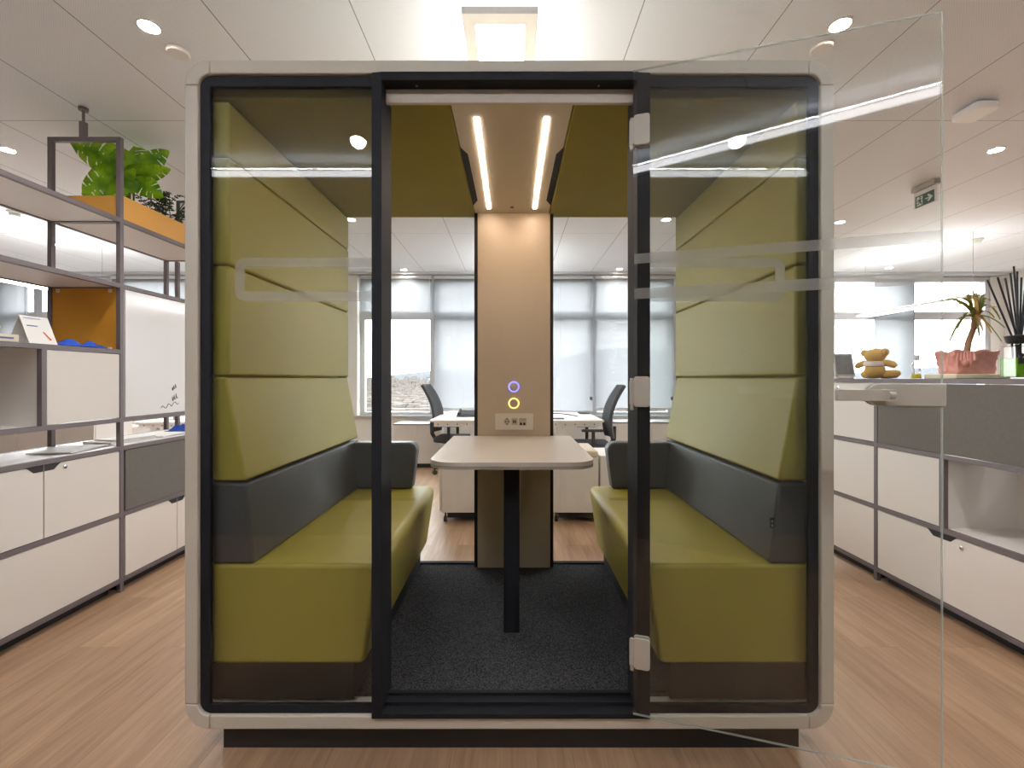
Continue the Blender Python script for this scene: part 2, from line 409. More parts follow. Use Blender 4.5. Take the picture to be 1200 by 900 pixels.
# ------------------------------------------------------------------ ceiling things
SPOT_W = 62
def downlight(x, y, label):
    t = thing('downlight', label, 'ceiling light', (x,y,ZC), 'round recessed downlights')
    part('trim_ring', MB().lathe((x,y,ZC), [(.041,-.001),(.052,-.001),(.053,-.004),(.044,-.006),(.041,-.004)], 28), W['whitemetal'], t)
    part('lens', MB().lathe((x,y,ZC), [(.042,-.0045),(.042,-.001)], 28), W['spot'], t)
    l = bpy.data.lights.new('downlight_lamp', 'SPOT'); l.energy = SPOT_W; l.color = (.98,.985,1); l.spot_size = math.radians(150); l.spot_blend = 1; l.shadow_soft_size = .05
    o = bpy.data.objects.new('downlight_lamp', l); COL.objects.link(o); o.parent = t; o.location = (0,0,-.012)
downlight(-1.70, 2.13, 'round downlight above the pod corner nearest the planted shelf')
downlight(1.53, 2.12, 'round downlight above the top edge of the glass door')
for x, y, l in ((-1.06,.02,'round downlight mirrored in the glass pane beside the planted shelf'), (1.55,.02,'round downlight mirrored in the glass pane behind the open door'),
                (-1.67,4.72,'round downlight behind the pod on the planted shelf side'), (1.60,4.72,'round downlight behind the pod above the tall chair'),
                (-1.64,6.9,'round downlight close to the raised roller blind'), (1.62,6.85,'round downlight close to the blind behind the tall chair'),
                (-3.64,3.28,'round downlight beyond the tall shelving with the black hanging rod'), (3.49,3.28,'round downlight beside the flat white access point'),
                (3.46,4.8,'round downlight under the exit sign beside the pod'), (5.62,6.78,'round downlight above the window behind the dracaena'),
                (-3.9,.3,'round downlight above the near end of the tall shelving'), (3.9,.3,'round downlight above the near end of the low cabinets'),
                (-5.6,5.6,'round downlight over the far paper strewn desk')):
    downlight(x, y, l)
for x, y, l in ((-1.68,2.29,'flat round white ceiling cover beside the planted shelf downlight'), (1.54,2.26,'flat round white ceiling cover below the downlight at the glass door')):
    solo('ceiling_cover', MB().lathe((x,y,ZC), [(.05,-.001),(.052,-.014),(.046,-.020),(.0005,-.021)], 28), W['whitemetal'], l, 'ceiling cover', (x,y,ZC), 'round ceiling covers')
# long light bar
t = thing('light_bar', 'long white linear light along the ceiling edge mirrored in the glass', 'ceiling light', (0,-.28,ZC))
BY, BZ = -.28, 2.835
part('housing', MB().box(-4.2, 4.2, BY-.034, BY+.034, BZ+.018, BZ+.03), W['whitemetal'], t, .002)
part('diffuser', MB().box(-4.2, 2.20, BY-.032, BY+.032, BZ, BZ+.018), W['bar'], t)
part('diffuser', MB().box(2.215, 4.2, BY-.032, BY+.032, BZ, BZ+.018), W['bar'], t)
part('uplight', MB().box(-4.2, 4.2, BY-.028, BY+.028, BZ+.030, BZ+.034), W['barup'], t)
for k in range(5): part('hanger', MB().lathe((-3.6+1.8*k, BY, BZ+.03), [(.006,0),(.006,ZC-BZ-.03)], 10), W['steel'], t)
# flat pendant luminaires
def luminaire(x, y0, y1, z, hw, dw, label):
    t = thing('pendant_luminaire', label, 'pendant light', (x,(y0+y1)/2,z))
    m = MB().box(x-hw, x-dw, y0, y1, z, z+.025).box(x+dw, x+hw, y0, y1, z, z+.025).box(x-dw, x+dw, y0, y0+.06, z, z+.025).box(x-dw, x+dw, y1-.06, y1, z, z+.025)
    m.box(x-hw, x+hw, y0, y1, z+.025, z+.03)
    part('housing', m, W['whitemetal'], t)
    part('diffuser', MB().box(x-dw, x+dw, y0+.06, y1-.06, z+.004, z+.02), W['panel'], t)
    part('uplight', MB().box(x-dw, x+dw, y0+.06, y1-.06, z+.031, z+.036), W['uplight'], t)
    for yy in (y0+.03, y1-.03): part('suspension_wire', MB().tube([(x,yy,z+.03),(x,yy,ZC)], .002, 6), W['steel'], t)
luminaire(-.05, 1.87, 3.05, 2.80, .158, .105, 'flat white pendant light hanging above the pod roof')
luminaire(5.15, 5.05, 6.66, 2.2, .11, .08, 'slim white pendant light hanging in front of the window beyond the teddy bear')
luminaire(-5.2, 4.2, 5.8, 2.3, .11, .08, 'slim white pendant light hanging over the far paper strewn desk')
luminaire(.05, 5.6, 7.0, 2.3, .11, .08, 'slim white pendant light added unseen behind the pod column to brighten the ceiling over the white desks')  # added lamp, hidden by the column, there only to brighten the ceiling
# access point
t = thing('access_point', 'flat white rounded wireless access point on the ceiling', 'access point', (2.81,2.76,ZC))
def rrect(cx, cz, hw, hh, r, n=6):
    p = []
    for sx, sz, a0 in ((1,1,0),(-1,1,PI/2),(-1,-1,PI),(1,-1,1.5*PI)):
        for k in range(n+1):
            a = a0 + PI/2*k/n
            p.append((cx+sx*(hw-r)+r*math.cos(a), cz+sz*(hh-r)+r*math.sin(a)))
    return p
part('body', MB().prism(rrect(2.81,2.76,.075,.09,.035), ZC-.055, ZC-.012, 'z'), W['brightwhite'], t, .012, 3)
part('mounting_plate', MB().prism(rrect(2.81,2.76,.05,.06,.02), ZC-.012, ZC, 'z'), W['mull'], t)
for x, y, l in ((5.5,5.38,'small white smoke detector on the ceiling near the window with the pendant light'), (-4.92,4.5,'small white smoke detector seen through the tall shelving')):
    t = thing('smoke_detector', l, 'smoke detector', (x,y,ZC), 'smoke detectors')
    part('base', MB().lathe((x,y,ZC), [(.06,0),(.06,-.015),(.05,-.02)], 24), W['whitemetal'], t)
    part('sensor_head', MB().lathe((x,y,ZC), [(.042,-.02),(.04,-.045),(.025,-.055)], 24), W['signwhite'], t)
# exit sign
t = thing('exit_sign', 'dark green exit sign with running figure and arrow on the ceiling', 'exit sign', (3.5,3.84,2.9))
X = 3.5
part('housing', MB().box(X-.03, X+.035, 3.74, 3.96, 2.905, ZC), W['tableedge'], t, .006)
part('acrylic_plate', MB().box(X-.004, X+.004, 3.745, 3.955, 2.765, 2.905), W['paper'], t)
part('green_field', MB().box(X-.008, X-.004, 3.765, 3.938, 2.77, 2.868), W['signgreen'], t)
def flat(pts, mi=0):
    """pictogram polygon on the sign face: (u along depth, z)"""
    return [( 3.938 - u*.173, 2.77 + v*.098) for u, v in pts]
g = MB()
for poly in ([(.56,.52),(.56,.44),(.78,.44),(.66,.24),(.74,.18),(.95,.48),(.74,.80),(.66,.74),(.78,.52)],
             [(.09,.10),(.40,.10),(.40,.88),(.09,.88)]):
    g.prism(flat(poly), X-.0105, X-.008, 'x')
part('arrow_and_door_mark', g, W['signwhite'], t)
g = MB()
for poly in ([(.20,.62),(.30,.66),(.34,.44),(.24,.42)], [(.24,.44),(.33,.44),(.40,.16),(.36,.14)], [(.24,.44),(.30,.44),(.20,.22),(.08,.22),(.08,.28),(.18,.28)],
             [(.30,.62),(.42,.54),(.40,.48),(.30,.54)], [(.20,.64),(.12,.50),(.15,.46),(.24,.56)]):
    g.prism(flat(poly), X-.0125, X-.0105, 'x')
g.lathe((X-.0115, 3.938-.30*.173, 2.77+.76*.098), [(.008,-.001),(.008,.001)], 12, axis='x')
part('running_figure', g, W['signgreen'], t)
# framed hanging sign seen past the planter
t = thing('hanging_sign', 'dark framed hanging sign partly seen behind the fern', 'sign', (-3.0,4.1,2.75))
m = MB().box(-3.02,-2.72,4.09,4.11,2.88,2.9).box(-3.02,-2.99,4.09,4.11,2.66,2.88).box(-2.75,-2.72,4.09,4.11,2.66,2.88).box(-2.99,-2.75,4.09,4.11,2.66,2.68)
part('frame', m, W['signgreen'], t); part('sign_board', MB().box(-2.99,-2.75,4.097,4.103,2.68,2.88), W['paper'], t)
part('dark_square', MB().box(-2.88,-2.76,4.094,4.097,2.72,2.83), W['signgreen'], t)
part('hanging_rod', MB().tube([(-2.95,4.1,2.9),(-2.95,4.1,ZC)], .003, 6).tube([(-2.79,4.1,2.9),(-2.79,4.1,ZC)], .003, 6), W['steel'], t)

# ------------------------------------------------------------------ the pod
P = thing('meeting_pod', 'large glazed meeting pod with pale rounded shell and olive green lining', 'meeting pod', (0,2.2,0))
YF, YR = 1.556, 2.83
ox0, ox1, oz0, oz1 = -1.121, 1.103, .099, 2.390
th, ro, ri = .046, .085, .040
cw = .045
gap = .0012
def arc(cx, cz, r, a0, a1, n=10): return [(cx+r*math.cos(a0+(a1-a0)*k/n), cz+r*math.sin(a0+(a1-a0)*k/n)) for k in range(n+1)]
for cx, cz, a0 in ((ox1-ro, oz1-ro, 0), (ox0+ro, oz1-ro, PI/2), (ox0+ro, oz0+ro, PI), (ox1-ro, oz0+ro, 1.5*PI)):
    part('shell_corner', MB().prism(arc(cx,cz,ro,a0,a0+PI/2) + arc(cx,cz,ro-th,a0+PI/2,a0), YF, YR, 'y'), W['shell'], P, .004, 2)
part('shell_roof', MB().box(ox0+ro+gap, ox1-ro-gap, YF, YR, oz1-th, oz1), W['shell'], P, .004)
part('shell_bottom', MB().box(ox0+ro+gap, ox1-ro-gap, YF, YR, oz0, oz0+th), W['shell'], P, .004)
part('shell_wall', MB().box(ox0, ox0+th, YF, YR, oz0+ro+gap, oz1-ro-gap), W['shell'], P, .004)
part('shell_wall', MB().box(ox1-th, ox1, YF, YR, oz0+ro+gap, oz1-ro-gap), W['shell'], P, .004)
part('plinth', MB().box(-1.016, 1.01, 1.60, 2.78, 0, oz0), W['plinth'], P, .003)
# black glazing frames (front pair, rear)
ix0, ix1, iz0, iz1 = ox0+th, ox1-th, oz0+th, oz1-th
dl, dr = -.478, .470                                # outer edges of the door frame
def glazing(x0, x1, y0, y1, fl, fr, ft, fb, round_left):
    """frame with one rounded outer side"""
    m = MB()
    r = ri
    if round_left:
        m.box(x0, x0+fl, y0, y1, iz0+r, iz1-r)
        m.prism(arc(x0+r, iz1-r, r, PI/2, PI) + [(x0+fl, iz1-r), (x0+fl, iz1-ft), (x0+r, iz1-ft)], y0, y1, 'y')
        m.prism(arc(x0+r, iz0+r, r, PI, 1.5*PI) + [(x0+r, iz0+fb), (x0+fl, iz0+fb), (x0+fl, iz0+r)], y0, y1, 'y')
        m.box(x0+r, x1, y0, y1, iz1-ft, iz1).box(x0+r, x1, y0, y1, iz0, iz0+fb)
    else:
        m.box(x1-fr, x1, y0, y1, iz0+r, iz1-r)
        m.prism(arc(x1-r, iz1-r, r, 0, PI/2) + [(x1-r, iz1-ft), (x1-fr, iz1-ft), (x1-fr, iz1-r)], y0, y1, 'y')
        m.prism(arc(x1-r, iz0+r, r, 1.5*PI, 2*PI) + [(x1-fr, iz0+r), (x1-fr, iz0+fb), (x1-r, iz0+fb)], y0, y1, 'y')
        m.box(x0, x1-r, y0, y1, iz1-ft, iz1).box(x0, x1-r, y0, y1, iz0, iz0+fb)
    return m
part('glazing_frame', glazing(ix0, dl, YF+.012, YF+.028, .034, 0, .038, .030, True), W['black'], P, .003)
part('glazing_frame', glazing(dr, ix1, YF+.012, YF+.028, 0, .034, .038, .030, False), W['black'], P, .003)
zg0, zg1 = iz0+.03, iz1-.038
ga = part('glass_pane', MB().box(ix0+.034, dl+.004, YF+.016, YF+.024, zg0, zg1), W['glass'], P)
gb = part('glass_pane', MB().box(dr-.004, ix1-.034, YF+.016, YF+.024, zg0, zg1), W['glass'], P)
# frosted open rectangles on the fixed panes
zb1, zb2, zb3, zb4 = 1.717, 1.684, 1.601, 1.566
def cmark(xo, xe, s):
    r, w = .035, zb1-zb2
    o = [(xe, zb1)] + [(xo+s*r - s*r*math.sin(a), zb1-r+r*math.cos(a)) for a in [PI/2*k/8 for k in range(9)]]
    o += [(xo+s*r - s*r*math.cos(a), zb4+r-r*math.sin(a)) for a in [PI/2*k/8 for k in range(9)]] + [(xe, zb4)]
    i = [(xe, zb3), (xo+s*w, zb3), (xo+s*w, zb2), (xe, zb2)]
    return o + i
yd = YF+.0155
part('frosted_mark', MB().add([(x,yd,z) for x,z in cmark(-.957, dl, 1)], [list(range(24-2))] if False else [list(range(len(cmark(-.957, dl, 1))))]), W['frost'], ga)
part('frosted_mark', MB().add([(x,yd,z) for x,z in cmark(.942, dr, -1)], [list(range(len(cmark(.942, dr, -1))))]), W['frost'], gb)
# door frame
jd = YF-.010
m = MB().box(dl, dl+.034, jd, 1.676, iz0-.003, iz1-.003).box(dr-.044, dr, jd, 1.676, iz0-.003, iz1-.003)
m.box(dl+.034, dr-.044, jd, 1.597, 2.314, iz1-.003).box(dl+.034, dr-.044, jd, 1.66, iz0-.003, .160)
dframe = part('door_frame', m, W['black'], P, .002)
part('threshold_strip', MB().box(dl+.034, dr-.044, 1.585, 1.60, .160, .172).box(dl+.034, dr-.044, 1.635, 1.65, .160, .170), W['black'], dframe)
part('frame_screw', MB().lathe((-.33,1.575,2.3135), [(.004,0),(.003,-.002)], 10).lathe((.30,1.575,2.3135), [(.004,0),(.003,-.002)], 10), W['steel'], dframe)
# header and inside ceiling
part('header_board', MB().box(dl+.034, dr-.044, 1.5975, 1.6125, 2.268, 2.332), W['beigeceil'], P, .002)
cp = part('ceiling_panel', MB().box(-.222, .222, 1.613, 2.742, 2.296, 2.332), W['beigeceil'], P, .002)
for xs in (-.135, .133): part('light_strip', MB().box(xs-.009, xs+.009, 1.735, 2.665, 2.2935, 2.297), W['led'], cp)
part('ceiling_sensor', MB().lathe((0,2.64,2.296), [(.011,0),(.01,-.006),(.004,-.008)], 14), W['dark'], cp)
for s in (-1, 1):
    part('air_slot', MB().prism([(s*.224,1.955),(s*.196,2.02),(s*.192,2.54),(s*.224,2.62)], 2.2945, 2.3, 'z'), W['notch'], cp)
    part('ceiling_cushion', MB().box(min(s*1.072,s*.226), max(s*1.072,s*.226), 1.614, 2.81, 2.2935, 2.343), W['greenfelt'], P, .006, 3)
# floor of the pod
part('carpet', MB().box(-1.07, 1.055, 1.652, 2.815, oz0+th, .160), W['carpet'], P)
part('rear_sill', MB().box(-1.07, 1.055, 2.795, 2.828, oz0+th, .166), W['black'], P)
# media column
mc = part('media_column', MB().box(-.207, .230, 2.738, 2.81, .160, 2.296), W['beige'], P, .002)
part('column_edge', MB().box(-.228, -.208, 2.752, 2.822, .160, 2.30), W['notch'], P)
part('column_edge', MB().box(.231, .250, 2.752, 2.822, .160, 2.30), W['notch'], P)
def button(z, mat, nm, lb):
    m = MB().lathe((.011,2.738,z), [(.030,0),(.030,-.004),(.026,-.006)], 32, 0, 'y').torus((.011,2.733,z), .029, .0035, 'y', 36, 8, 1)
    part(nm, m, [W['beige'], mat], mc, label=lb)
button(1.250, W['blue'], 'touch_button', 'round button with a blue glowing ring')
button(1.151, W['yellow'], 'touch_button', 'round button with a yellow glowing ring')
m = MB().prism(rrect(.013,1.041,.114,.048,.006), 2.724, 2.738, 'y')
m.lathe((-.030,2.724,1.042), [(.019,-.0012),(.019,0)], 24, 1, 'y')
for dx, dz in ((-.009,0),(.009,0),(0,.016),(0,-.016)): m.lathe((-.030+dx,2.7228,1.042+dz), [(.0042,-.001),(.0042,0)], 10, 2, 'y')
m.box(-.003,.034,2.7228,2.724,1.022,1.062,1).box(.006,.013,2.7215,2.7228,1.033,1.050,2).box(.017,.024,2.7215,2.7228,1.033,1.050,2)
m.box(.042,.086,2.7228,2.724,1.018,1.062,1).box(.047,.060,2.7215,2.7228,1.021,1.035,2).box(.067,.080,2.7215,2.7228,1.021,1.035,2).box(.044,.084,2.7215,2.7228,1.048,1.060,3)
part('socket_panel', m, [W['beigeceil'], W['beige'], W['notch'], W['tableedge']], mc, label='outlet plate with a round socket and small ports')
# rear glazing
part('rear_glass_pane', MB().box(-1.07, -.228, 2.802, 2.810, .166, 2.30), W['glass'], P)
part('rear_glass_pane', MB().box(.250, 1.055, 2.802, 2.810, .166, 2.30), W['glass'], P)
m = MB().box(ix0, -1.03, 2.812, 2.828, iz0+.04, iz1-.04).box(1.02, ix1, 2.812, 2.828, iz0+.04, iz1-.04).box(-1.03, 1.02, 2.812, 2.828, 2.305, iz1-.002)
part('rear_frame', m, W['black'], P)

# open glass door
H0 = Vector((.4075, 1.530, 0)); H1 = Vector((1.212, 1.281, 0))
du = (H1-H0).normalized(); dn = Vector((du.y, -du.x, 0))          # dn points towards the viewer side
if dn.y > 0: dn = -dn
DW = (H1-H0).length
def dp(u, n, z): return H0 + du*u + dn*n + Vector((0,0,z))
def dbox(m, u0, u1, n0, n1, z0, z1, mi=0):
    return m.obox(dp((u0+u1)/2, (n0+n1)/2, (z0+z1)/2), du*(u1-u0)/2, dn*(n1-n0)/2, Vector((0,0,(z1-z0)/2)), mi)
zd0, zd1 = .172, 2.334
dg = part('glass_door', dbox(MB(), 0, DW-.002, -.004, .004, zd0+.002, zd1-.002), W['glass'], P, label='frameless glass door swung wide open')
m = dbox(MB(), DW-.002, DW, -.004, .004, zd0, zd1)
dbox(m, 0, DW-.002, -.004, .004, zd1-.002, zd1); dbox(m, 0, DW-.002, -.004, .004, zd0, zd0+.002)
part('glass_edge', m, W['glassedge'], dg)
m = MB()
for z0, z1 in ((zb2, zb1), (zb4, zb3)):
    m.add([dp(.004,.0048,z0), dp(DW-.003,.0048,z0), dp(DW-.003,.0048,z1), dp(.004,.0048,z1)], [(0,1,2,3)])
part('frosted_band', m, W['frost'], dg)
for zc in (2.128, 1.256, .383):
    m = MB().prism(rrect(0,0,.031,.051,.009), 0, 1, 'z')
    pts = rrect(.028, zc, .026, .051, .010)
    n = len(pts)
    for n0, n1 in ((.005,.014), (-.014,-.005)):
        mm = [dp(u,n0,z) for u,z in pts] + [dp(u,n1,z) for u,z in pts]
        if n0 > 0: m = MB()
        m.add(mm, [list(range(n)), list(range(n,2*n))[::-1]] + [[i,(i+1)%n,n+(i+1)%n,n+i] for i in range(n)])
    dbox(m, -.012, .012, -.012, .010, zc-.043, zc+.036)
    m.tube([dp(-.004,.004,zc-.062), dp(-.004,.004,zc+.045)], .0065, 10)
    part('hinge', m, W['hinge'], dg, .0015)
# handle set
hz = 1.253
m = MB()
pts = [(DW-.001, hz-.033), (DW-.001, hz+.033)] + [(.690 - .033*math.sin(a), hz+.033*math.cos(a)) for a in [PI*k/12 for k in range(13)]]
n = len(pts)
for n0, n1 in ((.0045,.024), (-.024,-.0045)):
    m.add([dp(u,n0,z) for u,z in pts] + [dp(u,n1,z) for u,z in pts], [list(range(n)), list(range(n,2*n))[::-1]] + [[i,(i+1)%n,n+(i+1)%n,n+i] for i in range(n)])
part('lock_case', m, W['hinge'], dg, .004, 3)
m = MB()
for sg in (1, -1):
    m.tube([dp(.695,sg*.020,hz), dp(.695,sg*.060,hz), dp(.694,sg*.066,hz), dp(.685,sg*.068,hz)], [.017,.016,.0155,.013], 14)
    a, b = dp(.704,sg*.066,hz), dp(.562,sg*.070,hz)
    if sg > 0: m.obox((a+b)/2, (b-a)/2, dn*.009, Vector((0,0,.0155)))
part('lever_handle', m, W['hinge'], dg, .006, 3)
dd = MB(); dbox(dd, DW, DW+.007, -.005, .005, hz-.013, hz+.013)
part('latch', dd, W['hinge'], dg, .001)

# ------------------------------------------------------------------ benches
def make_bench(s, label):
    t = thing('high_back_bench', label, 'bench', (s*.8, 2.2, .16), 'facing benches in the pod')
    wx, y0, y1 = 1.066 if s < 0 else 1.05, 1.612, 2.798
    def pr(pts, a=y0, b=y1): return MB().prism([(s*x, z) for x, z in pts], a, b, 'y')
    part('base', pr([(wx,.161),(.562,.161),(.562,.288),(wx,.288)], y0+.006, y1-.006), W['plinth'], t)
    seat = [(wx,.286),(.535,.286),(.522,.30),(.482,.575)] + [(.478+.035-.035*math.cos(a), .602+.038*math.sin(a)) for a in [PI/2*k/6 for k in range(7)]] + [(wx,.640)]
    so = part('seat', pr(seat), W['green'], t, .014, 4)
    m = MB().tube([(s*wx,y0+.012,.6385),(s*.53,y0+.012,.6385),(s*.495,y0+.012,.628),(s*.482,y0+.012,.600),(s*.482,y0+.012,.575),(s*.522,y0+.012,.302)], .0022, 6)
    for yy in (2.47, 2.50): m.tube([(s*.93,yy,.6400),(s*.53,yy,.6400)], .0016, 6)
    part('seam', m, W['greenfelt'], so)
    part('lumbar_cushion', pr([(wx,.642),(.915,.642),(.944,.925),(wx,.932)]), W['dark'], t, .010, 3)
    arm = [(.945,.642),(.597,.642)] + [(.568+.05-.05*math.cos(a), .868+.05*math.sin(a)) for a in [PI/2*k/8 for k in range(9)]] + [(.945,.918)]
    part('armrest', pr(arm, 2.705, y1), W['dark'], t, .012, 3)
    part('back_panel', pr([(wx,.936),(.945,.936),(1.012,1.306),(wx,1.306)]), W['green'], t, .010, 3)
    for z0, z1 in ((1.309,1.702),(1.705,2.086),(2.089,2.284)):
        part('back_panel', pr([(wx,z0),(1.004,z0),(1.004,z1),(wx,z1)]), W['green'], t, .010, 3)
    return t
make_bench(-1, 'olive green high back bench on the side of the pod beside the tall shelving')
b2 = make_bench(1, 'olive green high back bench on the door hinge side of the pod')
m = MB().box(.913,.927,1.6085,1.6125,.772,.806).box(.917,.923,1.6070,1.6090,.776,.784,1).box(.917,.923,1.6070,1.6090,.790,.800,1)
part('charging_socket', m, [W['blackplastic'], W['steel']], b2, label='small black charging socket')

# ------------------------------------------------------------------ table
t = thing('fixed_table', 'pale table with rounded front corners on one black leg inside the pod', 'table', (0,2.3,.16))
def tab(z0, z1, e):
    r = .11
    a, b, y0, y1 = -.352+e, .352-e, 1.868+e, 2.735
    pts = [(b,y1),(a,y1),(a,y0+r)] + [(a+r-r*math.cos(q), y0+r-r*math.sin(q)) for q in [PI/2*k/10 for k in range(1,11)]]
    pts += [(b-r+r*math.sin(q), y0+r-r*math.cos(q)) for q in [PI/2*k/10 for k in range(0,11)]]
    return MB().prism(pts, z0, z1, 'z')
part('table_top', tab(.937, .955, .0008), W['tabletop'], t, .0015)
part('edge_band', tab(.925, .937, 0), W['tableedge'], t)
lg = part('leg', MB().prism(rrect(-.002,2.075,.036,.036,.012), .168, .925, 'z'), W['black'], t)
part('foot_plate', MB().prism(rrect(-.002,2.075,.0365,.0365,.012), .160, .168, 'z'), W['black'], t)

# ------------------------------------------------------------------ modular storage
PT = .026
LV = [.084, .484, .887]
def unit_frame(t, s, xf, xr, y0, y1, levels, ztop, posts_at=None, rear_top=None, cross=None):
    """posts and rails of one unit; xf front plane, xr rear plane"""
    h = PT/2
    def post(x, y, z1, mat=W['frame']):
        m = MB().box(x-h, x+h, y-h, y+h, 0, z1)
        part('post', m, mat, t, .0015)
    for y in (posts_at or (y0, y1)):
        post(xf, y, ztop); post(xr, y, ztop if rear_top is None else rear_top)
    for z in levels:
        for x in (xf, xr): part('rail', MB().box(x-h, x+h, y0+h, y1-h, z-PT, z), W['frame'], t, .0012)
        for y in (cross or (y0, y1)): part('rail', MB().box(min(xf,xr)+h, max(xf,xr)-h, y-h, y+h, z-PT, z), W['frame'], t, .0012)
def kick(t, xf, xr, y0, y1):
    a, b = min(xf,xr)+.045, max(xf,xr)-.045
    part('kick_board', MB().box(a, b, y0+.03, y1-.03, 0, .057), W['notch'], t)
def front(t, s, xf, y0, y1, z0, z1, name='door', mat=None, notch=None, lock=None, g=.003):
    """front board slightly behind the frame face; s = +1 when the front faces +x"""
    mat = mat or W['panelw']
    x0, x1 = xf-s*.010, xf+s*.010
    d = part(name, MB().box(min(x0,x1), max(x0,x1), y0+g, y1-g, z0+g, z1-g), mat, t, .001)
    if notch is not None:
        a, b, h = notch[:3]; kind = notch[3] if len(notch) > 3 else ''
        part('recessed_grip', MB().prism([(a,z1-g+.001)] + ([] if kind == 'near' else [(a+.014,z1-g-h*.25),(a+.038,z1-g-h)]) + ([(a,z1-g-h)] if kind == 'near' else []) + ([(b,z1-g-h)] if kind == 'far' else [(b-.038,z1-g-h),(b-.014,z1-g-h*.25)]) + [(b,z1-g+.001)], min(x1,x1+s*.0015), max(x1,x1+s*.0015), 'x'), W['notch'], d)
    if lock is not None:
        part('lock', MB().lathe((x1, lock[0], lock[1]), [(.011,0),(.011,s*.003),(.008,s*.004)], 18, 0, 'x').lathe((x1+s*.004, lock[0], lock[1]), [(.003,0),(.003,s*.0008)], 8, 1, 'x'), [W['chrome'], W['notch']], d)
    return d
def board(t, xf, xr, y0, y1, z, name='shelf', th_=.02, mat=None, e=.013):
    a, b = min(xf,xr)+e, max(xf,xr)-e
    return part(name, MB().box(a, b, y0+e, y1-e, z-th_, z), mat or W['shelf'], t, .001)

# --- tall unit towards the viewer
XF, XRR = -2.388, -2.805
A0, A1, A2 = 1.85, 2.31, 2.77
t = thing('tall_shelving_unit', 'tall open shelving unit with a black hanging rod and an ochre partition', 'shelving unit', (-2.6,2.31,0), 'tall shelving along the aisle')
unit_frame(t, 1, XF, XRR, A0, A2, [LV[0], LV[1], LV[2], 1.06, 1.475, 1.875, 2.275], 2.275, (A0,))
h = PT/2
for x in (XF, XRR): part('post', MB().box(x-h, x+h, A2-h, A2+h, 0, 2.766), W['frame'], t, .0015)
part('top_bar', MB().box(XRR+h, XF-h, A2-h, A2+h, 2.74, 2.766), W['frame'], t, .0015)
part('hanging_rod', MB().box(-2.625,-2.595,A2-.014,A2+.014,2.766,2.86).tube([(-2.61,A2,2.86),(-2.61,A2,2.94)], .008, 10).lathe((-2.61,A2,2.93), [(.025,0),(.025,.018)], 18), W['frame'], t)
for y0, y1 in ((A0,A2),):
    board(t, XF, XRR, y0, y1, 2.274); board(t, XF, XRR, y0, y1, 1.874); board(t, XF, XRR, y0, y1, 1.474)
    board(t, XF, XRR, y0, y1, 1.058); board(t, XF, XRR, y0, y1, .886, 'worktop'); board(t, XF, XRR, y0, y1, .084)
part('partition', MB().box(XRR+h, XF-h, A2-.006, A2+.004, 1.476, 1.852), W['ochre'], t, label='ochre yellow partition')
m = MB()
for x in (XRR+.05, XF-.05):
    m.box(x-.008, x+.008, A2-.016, A2-.006, 1.822, 1.842).box(x-.008, x+.008, A2-.016, A2-.006, 1.478, 1.490)
part('clip', m, W['whitemetal'], t)
part('side_panel', MB().box(XRR+h, XF-h, A1-.009, A1+.009, 1.062, 1.452), W['panelw'], t)
part('post', MB().box(XF-h, XF+h, A1-h, A1+h, 1.06, 1.45), W['frame'], t, .0015)
part('back_panel', MB().box(XRR-.006, XRR+.006, A0+h, A2-h, 1.062, 1.452), W['panelw'], t)
front(t, 1, XF, A1+h, A2-h, 1.06, 1.449)
front(t, 1, XF, A0+h, A1, LV[1], LV[2]-PT, notch=(A1-.088, A1-.0032, .030, 'far'))
front(t, 1, XF, A1, A2-h, LV[1], LV[2]-PT, notch=(A1+.0032, A1+.088, .030, 'near'), lock=(A1+.11, LV[2]-PT-.03))
front(t, 1, XF, A0+h, A2-h, LV[0], LV[1]-PT, 'drawer')
part('back_panel', MB().box(XRR-.006, XRR+.006, A0+h, A2-h, LV[0], LV[2]-PT), W['panelw'], t)
kick(t, XF, XRR, A0, A2)  # black board added here to give the dark shadow under the unit
# --- tall unit beyond it
B0, B1, B2 = 2.77+PT, 3.23, 3.69
t = thing('tall_shelving_unit', 'tall shelving unit with whiteboard front and grey felt panel under the ochre planter', 'shelving unit', (-2.6,3.23,0), 'tall shelving along the aisle')
unit_frame(t, 1, XF, XRR, A2, B2, [LV[0], LV[1], LV[2], 1.06, 1.875, 2.275], 2.275, (B2,), None, (B2,))
board(t, XF, XRR, B0, B2, 2.274); board(t, XF, XRR, B0, B2, .886, 'worktop'); board(t, XF, XRR, B0, B2, .084)
wb = front(t, 1, XF, B0, B2-h, 1.06, 1.875-PT, 'whiteboard', W['board'])
m = MB()
for base, amp, ln in ((1.10,.012,.16), (1.15,.02,.05), (1.22,.015,.04)):
    pts = [(XF+.0105, 3.08+ln*k/14+random.uniform(-.004,.004)+(.10 if ln < .1 else 0), base+amp*math.sin(k*1.3)+.03*k/14) for k in range(15)]
    m.tube(pts, .0022, 5)
part('marker_scribble', m, W['ink'], wb)
fp = front(t, 1, XF, B0, B2-h, LV[1], LV[2]-PT, 'felt_panel', W['felt'])
bev(fp, .006, 3)
front(t, 1, XF, B0, B1, LV[0], LV[1]-PT, notch=(B1-.088, B1-.0032, .030, 'far'))
front(t, 1, XF, B1, B2-h, LV[0], LV[1]-PT, notch=(B1+.0032, B1+.088, .030, 'near'))
part('back_panel', MB().box(XRR-.006, XRR+.006, B0, B2-h, LV[0], LV[2]-PT), W['panelw'], t)
part('post', MB().box(XRR-h, XRR+h, 3.80, 3.80+PT, 0, 2.275), W['frame'], t)
kick(t, XF, XRR, A2, B2)  # black board again stands in for the shadow underneath
